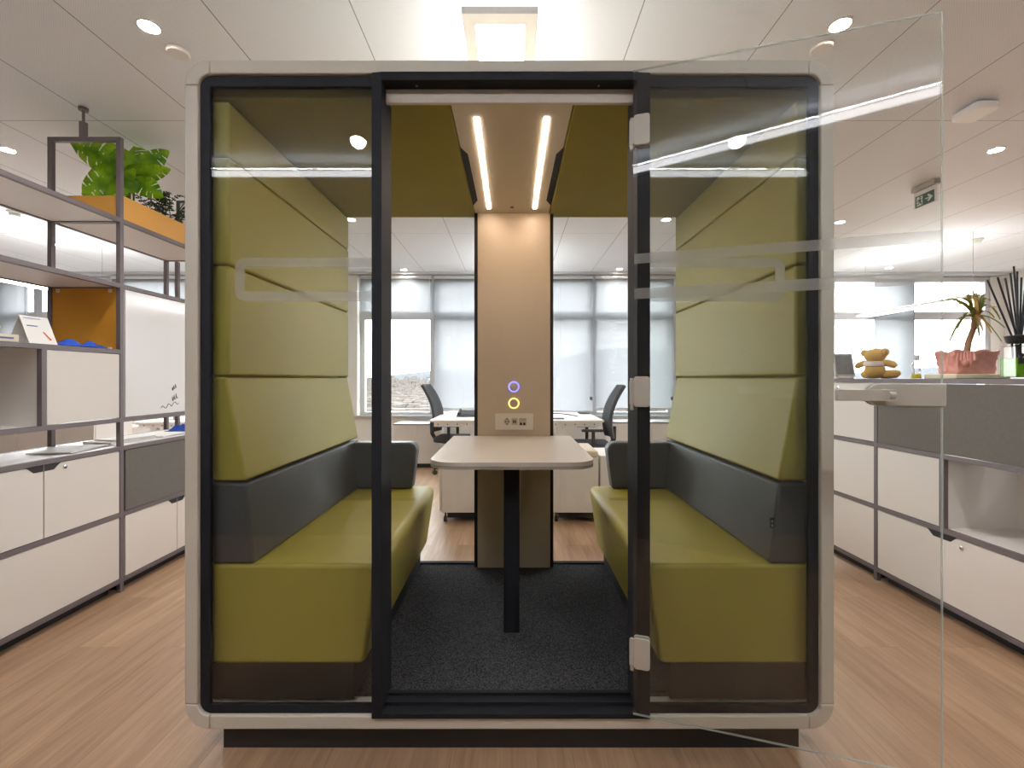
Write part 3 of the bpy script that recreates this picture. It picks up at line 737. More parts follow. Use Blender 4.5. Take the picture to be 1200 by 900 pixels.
# --- low units on the door side
GXF, GXR = 2.358, 2.77
C0, C1, C2, C3 = 2.03, 2.485, 2.936, 3.85
TOPZ = 1.298
t = thing('low_storage_unit', 'low storage unit with grey felt front and open cell under the potted plant', 'storage unit', (2.56,2.48,0), 'low storage along the window aisle')
unit_frame(t, -1, GXF, GXR, C0, C2, [LV[0], LV[1], LV[2]], 1.272, (C0, C2))
part('top_board', MB().box(GXF-.013, GXR+.013, C0-.013, C2+.0, 1.272, TOPZ), W['frame'], t, .001)
fp = front(t, -1, GXF, C0+h, C2-h, LV[2], 1.272, 'felt_panel', W['felt']); bev(fp, .006, 3)
front(t, -1, GXF, C1+h, C2-h, LV[1], LV[2]-PT)
part('post', MB().box(GXF-h, GXF+h, C1-h, C1+h, LV[1], LV[2]-PT), W['frame'], t)
part('side_panel', MB().box(GXF+h, GXR-h, C1-.009, C1+.009, LV[1], LV[2]-PT), W['panelw'], t)
part('side_panel', MB().box(GXF+h, GXR-h, C0+.001, C0+.012, LV[1], LV[2]-PT), W['panelw'], t)
bp_ = part('back_panel', MB().box(GXR-.02, GXR-.008, C0+h, C2-h, LV[0], LV[2]-PT), W['panelw'], t)
part('bracket_clip', MB().box(GXR-.030, GXR-.020, 2.36, 2.385, .51, .535), W['whitemetal'], bp_)
board(t, GXF, GXR, C0, C2, .486); board(t, GXF, GXR, C0, C2, .084)
front(t, -1, GXF, C0+h, C2-h, LV[0], LV[1]-PT, 'drawer', notch=(C1-.088, C1+.088, .030), lock=(C1-.06-.05, LV[1]-PT-.045))
kick(t, GXF, GXR, C0, C2)
t = thing('low_storage_unit', 'low storage unit with plain white doors under the teddy bear', 'storage unit', (2.56,3.4,0), 'low storage along the window aisle')
unit_frame(t, -1, GXF, GXR, C2, C3, [LV[0], LV[1], LV[2]], 1.272, (C3,), None, (C3,))
part('top_board', MB().box(GXF-.013, GXR+.013, C2+.0005, C3+.013, 1.272, TOPZ), W['frame'], t, .001)
for z0, z1 in ((LV[0], LV[1]-PT), (LV[1], LV[2]-PT), (LV[2], 1.272)):
    for y0, y1 in ((C2+h, 3.395), (3.395, C3-h)):
        front(t, -1, GXF, y0, y1, z0, z1, lock=(3.27, 1.235) if z0 > .8 and y0 < 3 else None)
part('back_panel', MB().box(GXR-.02, GXR-.008, C2+h, C3-h, LV[0], 1.272), W['panelw'], t)

kick(t, GXF, GXR, C2, C3)
# --- ochre planter and plants
t = thing('planter_box', 'long ochre planter box on top of the shelving holding green plants', 'planter', (-2.6,3.2,2.275))
m = MB()
x0, x1, y0, y1, z0, z1 = XRR+.005, XF+.006, A2+.016, B2+.01, 2.276, 2.42
m.box(x1-.012, x1, y0, y1, z0, z1).box(x0, x0+.012, y0, y1, z0, z1).box(x0+.012, x1-.012, y0, y0+.012, z0, z1).box(x0+.012, x1-.012, y1-.012, y1, z0, z1).box(x0+.012, x1-.012, y0+.012, y1-.012, z0, z0+.012)
part('box', m, W['ochrebox'], t, .001)
part('soil', MB().box(x0+.012, x1-.012, y0+.012, y1-.012, z0+.012, z1-.02), M('dark_soil', (60,48,38), .95, .4, 60, bump=.8, bscale=90), t)

def monstera_leaf(base, dirv, up, L, wid, mb, stemmb, root):
    """split leaf: midrib from base along dirv, slits between the side veins"""
    d = Vector(dirv).normalized(); s = d.cross(Vector(up)).normalized(); n = s.cross(d).normalized()
    NT_, NS = 66, 9
    base = Vector(base)
    for sg in (-1, 1):
        b = len(mb.v)
        for i in range(NT_+1):
            q = i/NT_
            w = wid*max(.0, math.sin(PI*min(1, q*.74+.26)))**.75
            for j in range(NS+1):
                r = j/NS
                back = -.30*L*r*r*(1-q)**1.5 + .20*L*r*q*(1-q)
                z = -.14*L*q*q - .09*L*r*r + .012*L*math.sin(q*17)*r
                mb.v.append(base + d*(q*L + back) + s*sg*w*r + n*z)
        for i in range(NT_):
            for j in range(NS):
                slit = (i % 11 == 8 and j >= 3 or i % 11 == 9 and j >= 6) and 10 < i < 60
                hole = i % 22 == 3 and j == 2 and 12 < i < 50
                if slit or hole: continue
                mb.f.append([b+i*(NS+1)+j, b+(i+1)*(NS+1)+j, b+(i+1)*(NS+1)+j+1, b+i*(NS+1)+j+1]); mb.m.append(0)
    r = Vector(root); mid = (base+r)/2 + Vector((0,0,.05))
    pts = [r*(1-u)**2 + mid*2*u*(1-u) + base*u*u for u in [k/8 for k in range(9)]] + [base + d*(L*.9*k/5) - n*(.16*L*(k/5)**2 + .002) for k in range(1,6)]
    stemmb.tube(pts, [.006]*9 + [.004,.0035,.003,.0025,.002], 7)
t = thing('monstera_plant', 'bright green monstera with split leaves growing in the ochre planter', 'potted plant', (-2.58,3.02,2.4))
def wp(px, py, d): return Vector(((px-600)/F*d, d, HZ+(443.5-py)/F*d))
root = (-2.55, 3.02, 2.39)
leaves = [  # base px, tip px, half width, facing
    ((146,198,2.96),(80,168,2.84),.115,(.35,-.75,-.45)), ((158,200,3.02),(190,176,3.02),.075,(-.1,-.85,-.4)), ((144,203,2.94),(96,222,2.84),.12,(.4,-.85,.1)),
    ((150,198,3.06),(150,168,3.16),.12,(0,-.95,-.2)), ((156,206,3.0),(191,200,2.98),.06,(.0,-.8,-.5)), ((140,200,2.94),(126,232,2.86),.085,(.2,-.95,.1)),
    ((156,208,3.0),(180,224,2.94),.075,(-.1,-.9,.2)), ((152,200,3.1),(172,176,3.22),.10,(0,-.9,-.3)), ((145,198,3.04),(118,176,3.1),.11,(.2,-.9,-.3))]
stm = MB()
for (b0, t0, w_, upv) in leaves:
    B_, T_ = wp(*b0), wp(*t0); m = MB()
    monstera_leaf(B_, T_-B_, upv, (T_-B_).length*1.08, w_, m, stm, Vector(root)+Vector((random.uniform(-.03,.03), random.uniform(-.04,.04), 0)))
    part('leaf', m, W['monstera'], t)
part('stems', stm, W['stem'], t)
t = thing('fern', 'dark green fern growing in the ochre planter behind the monstera', 'potted plant', (-2.54,3.34,2.395))
fm, fs2 = MB(), MB()
for i in range(22):
    a = random.uniform(0, 2*PI); L = random.uniform(.30, .46)
    r0 = Vector((-2.54+random.uniform(-.05,.05), 3.34+random.uniform(-.12,.12), 2.395))
    pts = []
    for k in range(11):
        u = k/10
        pts.append(r0 + Vector((math.cos(a), math.sin(a), 0))*L*.75*u*(.45 if abs(math.cos(a)) > .5 else 1) + Vector((0,0, L*(1.30*u - .80*u*u))))
    fs2.tube(pts, [.003]*6+[.002]*5, 5)
    for k in range(3, 11):
        d = (pts[k]-pts[k-1]).normalized(); sd = d.cross(Vector((0,0,1))).normalized()
        for sg in (-1, 1):
            q = .05*(1.15-k/11); p = pts[k]
            fm.add([p, p+sd*sg*q*.5+d*.012, p+sd*sg*q+d*.01-Vector((0,0,.008)), p+sd*sg*q*.5-d*.006], [(0,1,2,3)])
part('fronds', fm, W['fern'], t); part('stalks', fs2, W['fern'], t)

# --- things on the tall shelving
t = thing('tent_calendar', 'white tent calendar with small orange print on the shelf', 'calendar', (-2.44,2.30,1.475))
cx, zb, hh = -2.452, 1.476, .142
y0, y1 = 2.26, 2.40
for sg, nm in ((1,'front_leaf'), (-1,'back_leaf')):
    m = MB().add([(cx+sg*.055,y0,zb),(cx+sg*.055,y1,zb),(cx+.001*sg,y1,zb+hh),(cx+.001*sg,y0,zb+hh),(cx+sg*.0525,y0,zb),(cx+sg*.0525,y1,zb),(cx-.0015*sg,y1,zb+hh),(cx-.0015*sg,y0,zb+hh)],
                 [(0,1,2,3),(4,7,6,5),(0,4,5,1),(2,6,7,3),(0,3,7,4),(1,5,6,2)])
    lf = part(nm, m, W['paper'], t)
    if sg == 1:
        def on(u, v): return (cx+.0555-.0545*v+.0012, y0+(y1-y0)*u, zb+hh*v)
        part('orange_print', MB().add([on(.60,.45),on(.66,.44),on(.84,.18),on(.78,.14)], [(0,1,2,3)]), W['orange'], lf)
        part('text_line', MB().add([on(.12,.62),on(.5,.62),on(.5,.66),on(.12,.66)], [(0,1,2,3)]).add([on(.1,.9),on(.7,.9),on(.7,.92),on(.1,.92)], [(0,1,2,3)]), W['bluetext'], lf)
t = thing('small_box', 'flat white card box with a small blue line beside the tent calendar', 'box', (-2.45,2.1,1.475))
bx = part('body', MB().box(-2.52,-2.40,2.06,2.215,1.476,1.512), W['cream'], t, .002)
part('text_line', MB().box(-2.40,-2.3985,2.10,2.19,1.490,1.498), W['bluetext'], bx)
solo('tape_roll', MB().lathe((-2.46,2.145,1.545), [(.032,-.012),(.034,-.012),(.034,.012),(.032,.012)], 28, 1, 'x').lathe((-2.46,2.145,1.545), [(.031,-.010),(.031,.013)], 28, 0, 'x'), [W['cream'], W['blackplastic']],
     'small cream roll with a dark rim standing on the card box', 'roll', (-2.46,2.14,1.513))
def cloth(name, label, x0, x1, y0, y1, z, hmax, seed, sgn=1):
    rnd = random.Random(seed); m = MB(); nx, ny = 14, 22
    ph = [rnd.uniform(0, 6) for _ in range(6)]
    def H(i, j):
        u, v = i/nx, j/ny
        e = min(u, 1-u, v, 1-v)*8
        return z + .0035 + hmax*min(1, e)*abs(.45*math.sin(7*v+ph[0]+2*u) + .35*math.sin(11*u+ph[1]+5*v) + .3*math.sin(17*v-6*u+ph[2]))
    for i in range(nx+1):
        for j in range(ny+1):
            u, v = i/nx, j/ny
            m.v.append(Vector((x0+(x1-x0)*u + .012*math.sin(8*v+ph[3]), y0+(y1-y0)*v + .02*math.sin(5*u+ph[4]), H(i,j))))
    for i in range(nx):
        for j in range(ny):
            a = i*(ny+1)+j
            m.f.append([a, a+1, a+ny+2, a+ny+1]); m.m.append(0)
    o = solo(name, m, W['bluecloth'], label, 'cloth', ((x0+x1)/2,(y0+y1)/2,z), 'blue cloths on the shelving')
    md = o.modifiers.new('thick', 'SOLIDIFY'); md.thickness = .003; md.offset = 1
    return o
cloth('folded_cloth', 'blue crumpled cloth lying in front of the ochre partition', -2.52, -2.40, 2.43, 2.70, 1.475, .036, 3)
cloth('folded_cloth', 'blue crumpled cloth lying above the grey felt panel', -2.66, -2.42, 3.49, 3.66, .887, .05, 9)
for k, (xa, ya, l, rz) in enumerate(((-2.55,2.62,'white paper sheet on the worktop above the locked door',.2), (-2.58,3.0,'topmost white papers in front of the whiteboard gap',-.15), (-2.56,3.32,'white paper sheet half under the blue cloth',.1))):
    c_, s_ = math.cos(rz), math.sin(rz); m = MB()
    m.obox((xa,ya,.8905+.002), Vector((c_,s_,0))*.105, Vector((-s_,c_,0))*.15, Vector((0,0,.0025+.004*(k == 1))))
    if k == 1: m.obox((xa+.01,ya+.03,.905), Vector((c_,s_,0))*.09, Vector((-s_,c_,0))*.13, Vector((0,0,.004)))
    solo('paper_sheet', m, W['paper'], l, 'papers', (xa,ya,.887), 'papers on the shelving worktop')

# --- things on the low storage
t = thing('photo_frame', 'small grey tilted photo frame beside the teddy bear', 'photo frame', (2.6,3.5,TOPZ))
c = Vector((2.55,3.50,TOPZ)); 
m = MB().obox(c+Vector((0,0,.105)), Vector((.075,.0,.0)), Vector((0,.018,.09)).normalized()*.09, Vector((0,.09,-.018)).normalized()*.008)
part('frame', m, W['mull'], t, .002)
m = MB().obox(c+Vector((0,-.009,.107)), Vector((.062,.0,.0)), Vector((0,.018,.09)).normalized()*.075, Vector((0,.09,-.018)).normalized()*.0015)
part('print', m, W['greypic'], t)
part('stand', MB().box(2.49,2.61,3.47,3.58,TOPZ,TOPZ+.018), W['paper'], t, .004)
t = thing('teddy_bear', 'small tan teddy bear seen from behind sitting on the low storage', 'teddy bear', (2.57,3.23,TOPZ))
B = Vector((2.575,3.23,TOPZ)); RZ = Matrix.Rotation(math.radians(-62), 3, 'Z')
def tb(x, y, z): return B + RZ @ Vector((x, y, z))
part('body', MB().ball(tb(0,0,.0605), (.060,.060,.060), n=24, m=16), W['fur'], t)
part('head', MB().ball(tb(0,.005,.163), (.066,.062,.052), n=24, m=16), W['fur'], t)
for s in (-1, 1):
    part('ear', MB().ball(tb(s*.062,.0,.184), (.024,.024,.027)), W['fur'], t)
    part('arm', MB().tube([tb(s*.03,0,.108), tb(s*.07,.004,.110), tb(s*.105,.010,.098), tb(s*.122,.014,.084)], [.02,.023,.023,.013], 12), W['fur'], t)
    part('leg', MB().tube([tb(s*.03,.02,.030), tb(s*.06,.055,.030), tb(s*.092,.078,.034), tb(s*.112,.092,.042)], [.028,.030,.029,.015], 12), W['fur'], t)
part('scarf', MB().lathe(B, [(.050,.088),(.0635,.090),(.065,.106),(.058,.120),(.045,.124)], 24), W['scarf'], t, label='pale pink knitted scarf')
part('muzzle', MB().ball(tb(0,.060,.150), (.026,.022,.02)), W['cream'], t)
t = thing('spray_bottle', 'small clear bottle with yellow liquid on the low storage', 'bottle', (2.48,2.80,TOPZ))
c = Vector((2.485,2.795,TOPZ))
part('liquid', MB().lathe(c+Vector((0,0,.003)), [(.0215,0),(.0225,.004),(.0225,.026)], 20), W['liquid'], t)
part('bottle_body', MB().lathe(c, [(.022,0),(.0245,.004),(.0245,.085),(.018,.10),(.0125,.108),(.0125,.116)], 20), W['glass'], t)
part('cap', MB().lathe(c+Vector((0,0,.112)), [(.0165,0),(.0165,.032),(.015,.035)], 20), W['mull'], t)
part('marking', MB().box(2.478,2.482,2.7700,2.7705,1.34,1.385).box(2.486,2.489,2.7700,2.7705,1.345,1.37), W['ink'], t)
# dracaena
pc = Vector((2.555,2.56,TOPZ))
solo('plant_stand', MB().prism(rrect(pc.x,pc.y,.15,.10,.012), TOPZ, TOPZ+.026, 'z'), W['cream'], 'pale flat wooden stand under the pink wrapped pot', 'stand', (pc.x,pc.y,TOPZ), bevel=.004)
t = thing('dracaena_plant', 'small leaning dracaena in a pink paper wrapped pot', 'potted plant', (pc.x,pc.y,TOPZ+.026))
m = MB(); ns, nr = 64, 14; rnd = random.Random(4)
for j in range(nr+1):
    v = j/nr
    for k in range(ns):
        a = 2*PI*k/ns
        rad = 1.0 + .14*v - .10*math.sin(PI*v)*.6 - .12*max(0, .12-v)*4
        sq = 1/max(abs(math.cos(a))**4 + abs(math.sin(a))**4, .01)**.25
        cr = .035*math.sin(9*a+5*v)*math.sin(13*v+2*a) + .028*math.sin(23*a-11*v+1) * (.4+v*.8) + .012*rnd.uniform(-1,1)
        rr = rad*(1+cr)*sq
        m.v.append(pc + Vector((.112*rr*math.cos(a), .082*rr*math.sin(a), .027+.128*v + (.007*math.sin(7*a) if j == nr else 0))))
for j in range(nr):
    for k in range(ns): m.f.append([j*ns+k, j*ns+(k+1) % ns, (j+1)*ns+(k+1) % ns, (j+1)*ns+k]); m.m.append(0)
m.f.append(list(range(ns))[::-1]); m.m.append(0)
pw = part('wrapped_pot', m, W['pink'], t, label='pink crumpled paper wrap with a tied front')
pw.modifiers.new('thick', 'SOLIDIFY').thickness = .003
k_ = MB()
for i in range(6): q_ = Vector((-.088,-.088,0)) + Vector((.0085,-.0085,0))*(i-2.5); k_.tube([pc+q_+Vector((0,0,.072+.012*(i % 2))), pc+q_*1.07+Vector((0,0,.10)), pc+q_*1.0+Vector((0,0,.148))], [.004,.007,.004], 7)
k_.ball(pc+Vector((-.088,-.088,.088)), (.022,.014,.022), n=12, m=8)
part('tied_knot', k_, W['pink'], pw)
part('soil', MB().lathe(pc+Vector((0,0,.12)), [(.07,0),(.07,.012)], 20), M('plant_soil', (70,56,44), .95, .3, 60), t)
tr0 = pc + Vector((.0,0,.13)); tr1 = wp(1143, 371, 2.55)
part('trunk', MB().tube([tr0, tr0.lerp(tr1,.35)+Vector((-.004,0,0)), tr0.lerp(tr1,.7)+Vector((.006,0,0)), tr1, tr1+Vector((.006,0,.03))], [.017,.015,.014,.016,.010], 12), W['bark'], t)
rnd = random.Random(11)
tips = [(1092,362),(1100,378),(1112,402),(1106,392),(1122,386),(1140,340),(1150,346),(1133,345),(1160,352),(1172,374),(1174,400),(1178,384),(1162,390),(1152,388),(1148,394),(1128,372),(1168,360),(1145,343),(1156,345),(1120,356),(1138,352),(1147,352),(1165,372),(1110,366)]
for i, (px, py) in enumerate(tips):
    tip = wp(px, py, 2.55+rnd.uniform(-.12,.10)); b0 = tr1 + Vector((rnd.uniform(-.01,.01), rnd.uniform(-.01,.01), rnd.uniform(-.01,.03)))
    d = tip-b0; mid = b0 + d*.45 + Vector((0,0,.42*abs(d.x)+.03))
    dried = i in (12, 13, 16, 20)
    pts = [b0*(1-u)**2 + mid*2*u*(1-u) + tip*u*u for u in [q/12 for q in range(13)]]
    m = MB(); wmax = rnd.uniform(.007,.0105)
    sd = Vector((-d.y, d.x, 0)).normalized() if abs(d.x)+abs(d.y) > .02 else Vector((1,0,0))
    sd = (sd*.6 + Vector((0,0,.35)) + Vector((.4*rnd.uniform(-1,1),0,0))).normalized()
    for q, p in enumerate(pts):
        w_ = wmax*(math.sin(PI*(.14+.80*q/12))**.6)
        m.v += [p - sd*w_, p + Vector((0,.003,-.002)), p + sd*w_]
    for q in range(12):
        for c_ in (0, 1): m.f.append([q*3+c_, q*3+c_+1, q*3+c_+4, q*3+c_+3]); m.m.append(0)
    part('leaf', m, W['dracdry'] if dried else W['drac'], t)
# reed diffuser
c = Vector((2.55,2.285,TOPZ))
t = thing('reed_diffuser', 'square glass reed diffuser with lime green liquid and black reeds', 'diffuser', tuple(c))
part('liquid', MB().box(c.x-.058,c.x+.058,c.y-.04,c.y+.04,TOPZ+.008,TOPZ+.105), W['greenliquid'], t, .006)
part('glass_bottle', MB().box(c.x-.064,c.x+.064,c.y-.046,c.y+.046,TOPZ+.001,TOPZ+.165).box(c.x-.03,c.x+.03,c.y-.03,c.y+.03,TOPZ+.165,TOPZ+.18), W['glass'], t, .006, 3)
lb = part('black_label', MB().box(c.x-.058,c.x+.03,c.y-.0485,c.y-.0465,TOPZ+.075,TOPZ+.125), W['blackplastic'], t)
part('script_mark', MB().tube([(c.x-.04+.006*k, c.y-.0495, TOPZ+.104+.006*math.sin(k*2.1)) for k in range(10)], .0014, 5), W['cream'], lb)
part('collar', MB().lathe(c+Vector((.0,0,.178)), [(.040,0),(.048,.006),(.056,.036),(.05,.040)], 24), W['blackplastic'], t)
for (px, py) in ((1157,328),(1169,325),(1178,326),(1184,320),(1188,312),(1197,325),(1201,340),(1192,318),(1206,332)):
    tip = wp(px, py, 2.285+random.uniform(-.03,.05)); b0 = c+Vector((random.uniform(-.02,.02),random.uniform(-.012,.012),.03))
    part('reed', MB().tube([b0+Vector((random.uniform(-.01,.01),0,0)), c.lerp(tip,.42)*1.0 if False else (b0+(tip-b0)*.45).lerp(c+Vector((0,0,.2)),.5), tip], .0042, 7), W['blackplastic'], t)

# ------------------------------------------------------------------ desks, chairs, pedestals behind the pod
def desk(x0, x1, y0, y1, zt, label, legs):
    t = thing('office_desk', label, 'desk', ((x0+x1)/2,(y0+y1)/2,0), 'white office desks')
    part('desk_top', MB().box(x0, x1, y0, y1, zt-.025, zt), W['deskw'], t, .003)
    m = MB().box(x0+.05, x1-.05, y0+.03, y0+.06, zt-.085, zt-.025).box(x0+.05, x1-.05, y1-.06, y1-.03, zt-.085, zt-.025)
    for q in range(int((x1-x0)/.12)): m.lathe((x0+.1+.12*q, y0+.03, zt-.055), [(.008,-.0008),(.008,0)], 10, 1, 'y')
    part('beam', m, [W['whitemetal'], W['notch']], t)
    for x in legs:
        for y in (y0+.06, y1-.12): part('leg', MB().box(x-.04, x+.04, y, y+.06, .03, zt-.025), W['whitemetal'], t, .003)
        for ya, yb in ((y0+.02, y0+.32), (y1-.32, y1-.02)): part('foot', MB().box(x-.035, x+.035, ya, yb, 0, .03), W['whitemetal'], t, .006)
    return t
desk(-1.02, .02, 5.62, 7.0, .785, 'white desk with the black phone beside the low backed chair', (-.48,))
desk(.08, 1.135, 5.60, 7.0, .785, 'white desk with the black cable beside the tall chair', (.60,))
desk(-6.1, -4.5, 4.68, 5.48, .74, 'white desk strewn with papers seen through the shelving gap', (-5.9,-4.7))
desk(-4.9, -3.2, 5.9, 6.7, .74, 'white desk by the window seen above the blue cloth', (-4.7,-3.4))
for k in range(9):
    x, y = random.uniform(-6.0,-4.6), random.uniform(4.74,5.4); a = random.uniform(-.5,.5); z = .74+.0012*k+.002
    solo('paper_sheet', MB().obox((x,y,z), Vector((math.cos(a),math.sin(a),0))*.105, Vector((-math.sin(a),math.cos(a),0))*.148, (0,0,.0008)), W['paper'],
         'white papers scattered on the far desk seen through the shelving gap', 'papers', (x,y,.74), 'papers on the far desk')
for k, x in enumerate((-4.6,-4.1,-3.6)):
    t = thing('desk_monitor', ('black monitor back nearest the far corner on the window desk','middle black monitor back on the window desk','black monitor back on the window desk end above the blue cloth')[k], 'monitor', (x,6.2,.74), 'monitors on the window desk')
    part('screen', MB().box(x-.2,x+.2,6.2,6.225,.86,1.1), W['blackplastic'], t, .004); part('stand', MB().box(x-.03,x+.03,6.21,6.24,.75,.95).box(x-.1,x+.1,6.14,6.28,.742,.752), W['steel'], t, .003)
# phone
t = thing('desk_phone', 'black desk phone lying on the white desk beside the pod column', 'phone', (-.62,6.2,.785))
m = MB().prism([(6.05,.787),(6.05,.80),(6.27,.865),(6.27,.787)], -.74, -.50, 'x')
part('body', m, W['blackplastic'], t, .006); part('handset', MB().tube([(-.71,6.08,.828),(-.71,6.15,.845),(-.71,6.24,.868)], [.022,.016,.022], 10), W['blackplastic'], t)
part('key_pad', MB().prism([(6.10,.818),(6.10,.822),(6.22,.856),(6.22,.852)], -.66, -.53, 'x'), W['mesh'], t)
solo('cable', MB().tube([(.35,6.3,.7925),(.55,6.55,.7925),(.66,6.62,.7925),(.75,6.5,.7925),(.84,6.26,.7925),(.88,6.1,.7925)], .006, 8), W['blackplastic'], 'black cable lying across the white desk by the tall chair', 'cable', (.6,6.4,.786))
solo('notebook', MB().box(.40,.66,5.72,5.86,.786,.796), W['blackplastic'], 'thin black notebook at the near edge of the white desk', 'notebook', (.53,5.79,.786), bevel=.003)
solo('cable_box', MB().box(.98,1.12,6.55,6.80,.786,.80), W['mesh'], 'flat dark box at the far corner of the white desk', 'box', (1.05,6.67,.786), bevel=.003)

def make_chair(label):
    t = thing('office_chair', label, 'chair', (0,0,0), 'black office chairs')   # faces +y, built at the origin
    part('seat', MB().prism(rrect(0,0,.235,.235,.07), .44, .51, 'z'), W['mesh'], t, .02, 3)
    m = MB(); nz, nx = 14, 10
    for j in range(nz+1):
        v = j/nz; z = .56+.66*v; hw = .21+.03*math.sin(PI*v)-.03*v
        for i in range(nx+1):
            u = -1+2*i/nx; y = -.245 - .17*v*v*.9 + .05*math.sin(PI*v) + .045*(u*u) - .02
            m.v.append(Vector((u*hw, y, z)))
    for j in range(nz):
        for i in range(nx): m.f.append([j*(nx+1)+i, j*(nx+1)+i+1, (j+1)*(nx+1)+i+1, (j+1)*(nx+1)+i]); m.m.append(0)
    b = part('backrest', m, W['mesh'], t); b.modifiers.new('thick', 'SOLIDIFY').thickness = .035
    part('back_support', MB().tube([(0,-.05,.42),(0,-.24,.44),(0,-.30,.54),(0,-.31,.70)], [.03,.03,.028,.02], 10), W['blackplastic'], t)
    for s in (-1, 1):
        a = part('armrest', MB().box(s*.27-.035, s*.27+.035, -.12, .14, .66, .69), W['blackplastic'], t, .008)
        part('arm_post', MB().tube([(s*.20,0,.43),(s*.27,0,.45),(s*.275,0,.50),(s*.27,0,.66)], .022, 10), W['blackplastic'], a)
    part('gas_lift', MB().lathe((0,0,0), [(.035,.10),(.035,.28),(.022,.28),(.022,.44)], 16), W['blackplastic'], t)
    for k in range(5):
        a = 2*PI*k/5+.3; d = Vector((math.cos(a), math.sin(a), 0))
        l = part('leg', MB().tube([d*.02+Vector((0,0,.12)), d*.15+Vector((0,0,.115)), d*.27+Vector((0,0,.085))], [.03,.025,.018], 10), W['blackplastic'], t)
        q = d.cross(Vector((0,0,1)))
        part('caster', MB().tube([d*.27+q*-.025+Vector((0,0,.032)), d*.27+q*.025+Vector((0,0,.032))], .031, 14).tube([d*.27+Vector((0,0,.03)), d*.27+Vector((0,0,.085))], .012, 8), W['blackplastic'], l)
    return t
ch = make_chair('black mesh office chair with a low slanted back at the desk with the phone')
ch.location = (-.81, 6.28, 0); ch.rotation_euler = (0,0,-PI/2-.1)
copy_tree(ch, (.98,5.72,0), PI/2-.02, 'tall black mesh office chair back beside the desk with the cable')

def pedestal(x0, x1, y0, y1, zt, label, cush=False, side=None):
    t = thing('mobile_pedestal', label, 'drawer pedestal', ((x0+x1)/2,(y0+y1)/2,0), 'white drawer pedestals')
    part('carcass', MB().box(x0, x1, y0, y1, .09, zt), W['panelw'], t, .003)
    part('base_rail', MB().box(x0+.05, x1-.02, y0+.02, y1-.02, .04, .09), W['notch'], t)
    for x in (x0+.03, x1-.03):
        for y in (y0+.04, y1-.04): part('caster', MB().tube([(x-.014,y,.025),(x+.014,y,.025)], .025, 14).tube([(x,y,.03),(x,y,.09)], .008, 8), W['blackplastic'], t)
    n = 3; hh_ = (zt-.10)/n
    for k in range(n): part('drawer_front', MB().box(x0-.022, x0-.004, y0+.002, y1-.002, .10+k*hh_+.002, .10+(k+1)*hh_-.002), W['panelw'], t, .002)
    if cush: part('seat_pad', MB().box(x0, x1, y0, y1, zt, zt+.06), W['cushion'], t, .018, 3)
pedestal(-.635, -.22, 4.1, 4.62, .60, 'white drawer pedestal on casters under the pod table view near the green bench')
pedestal(.37, .78, 4.1, 4.62, .585, 'white drawer pedestal with a beige seat pad beside the tall chair', True)
solo('storage_cupboard', MB().box(.80,1.5,4.12,4.6,.05,.60).box(.82,1.48,4.14,4.58,0,.05,1), [W['panelw'], W['notch']], 'low white cupboard beside the padded drawer pedestal', 'cupboard', (1.15,4.36,0), bevel=.003)
def low_cab(x0, x1, y0, y1, zt, label, name='window_cabinet'):
    t = thing(name, label, 'cabinet', ((x0+x1)/2,(y0+y1)/2,0))
    part('body', MB().box(x0, x1, y0, y1, .06, zt-.02), W['panelw'], t, .002); part('top', MB().box(x0-.01, x1+.01, y0-.01, y1, zt-.02, zt), W['frame'], t, .002)
    part('kick_board', MB().box(x0+.01, x1-.01, y0+.02, y1-.02, 0, .06), W['notch'], t)
    n = max(2, round((x1-x0)/.6))
    for k in range(n): part('door', MB().box(x0+(x1-x0)*k/n+.002, x0+(x1-x0)*(k+1)/n-.002, y0-.016, y0-.001, .065, zt-.022), W['panelw'], t, .001)
low_cab(-1.72, -1.06, 6.62, 7.08, .64, 'low white cabinet under the window behind the slanted chair')
low_cab(1.45, 3.2, 6.62, 7.08, .665, 'low white cabinet under the window behind the tall chair')
low_cab(-5.2, -3.80, 4.15, 4.2+.35, .93, 'plain white low cabinet behind the tall shelving', 'storage_cabinet')

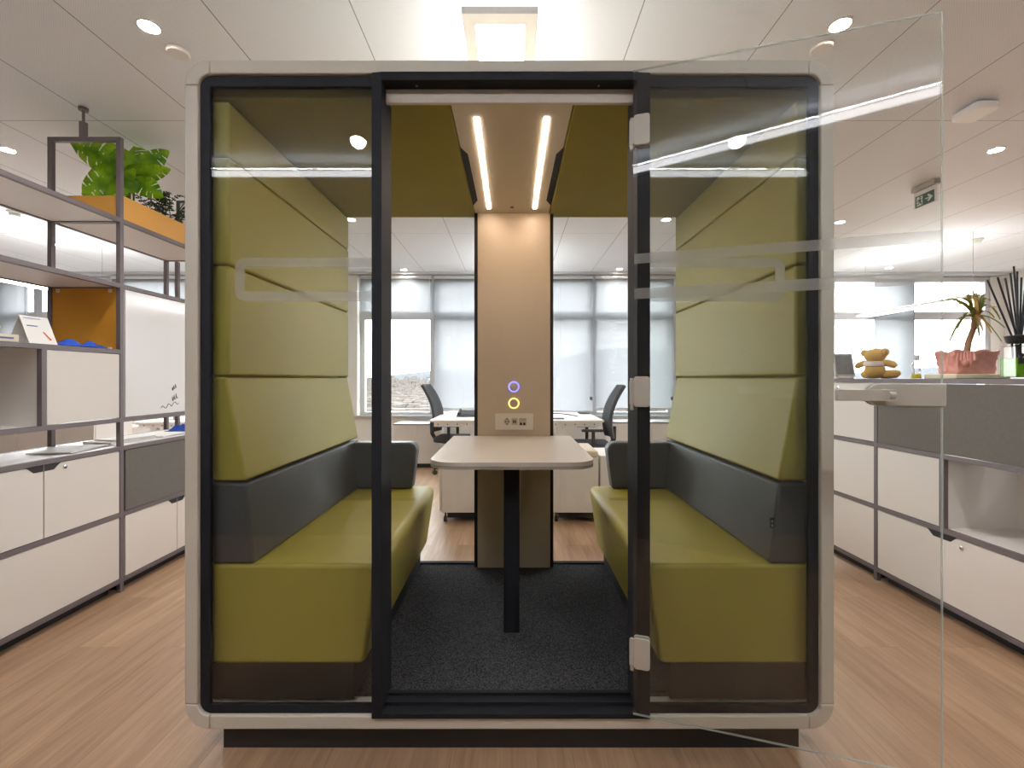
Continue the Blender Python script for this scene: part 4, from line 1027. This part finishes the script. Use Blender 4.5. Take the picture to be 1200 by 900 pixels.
# ------------------------------------------------------------------ daylight and camera
wd = bpy.data.worlds.new('sky'); SC.world = wd; wd.use_nodes = True
nt = wd.node_tree; nt.nodes.clear()
out = nt.nodes.new('ShaderNodeOutputWorld'); bg = nt.nodes.new('ShaderNodeBackground')
tc = nt.nodes.new('ShaderNodeTexCoord'); sp = nt.nodes.new('ShaderNodeSeparateXYZ'); rp = nt.nodes.new('ShaderNodeValToRGB')
nt.links.new(tc.outputs['Generated'], sp.inputs[0]); nt.links.new(sp.outputs[2], rp.inputs[0])
rp.color_ramp.elements[0].color = (.98,.985,1,1); rp.color_ramp.elements[0].position = 0
rp.color_ramp.elements[1].color = (.92,.96,1,1); rp.color_ramp.elements[1].position = .6
nt.links.new(rp.outputs[0], bg.inputs[0]); bg.inputs[1].default_value = 14
nt.links.new(bg.outputs[0], out.inputs[0])
for a, b in ((XL+.05, -2.7), (-2.4, 7.5)):
    l = bpy.data.lights.new('window_daylight', 'AREA'); l.shape = 'RECTANGLE'; l.size = b-a; l.size_y = 2.15
    l.cycles.is_portal = True
    o = bpy.data.objects.new('window_daylight', l); COL.objects.link(o)
    o.location = ((a+b)/2, YW+.14, 1.82); o.rotation_euler = (-PI/2, 0, 0)
cam = bpy.data.cameras.new('camera'); co = bpy.data.objects.new('camera', cam); COL.objects.link(co)
cam.sensor_fit = 'HORIZONTAL'; cam.sensor_width = 36; cam.lens = F/1200*36
cam.shift_y = -6.5/1200; cam.clip_start = .02; cam.clip_end = 9000
co.location = (0,0,HZ); co.rotation_euler = (PI/2,0,0)
SC.camera = co
SC.view_settings.view_transform = 'Standard'; SC.view_settings.look = 'None'
SC.view_settings.gamma = 1; SC.view_settings.use_curve_mapping = False
SC.view_settings.exposure = 0.36
cy = SC.cycles
cy.use_denoising = True; cy.max_bounces = 10; cy.diffuse_bounces = 5; cy.glossy_bounces = 4; cy.transparent_max_bounces = 24; cy.transmission_bounces = 6
cy.sample_clamp_indirect = 6; cy.caustics_reflective = False; cy.caustics_refractive = False
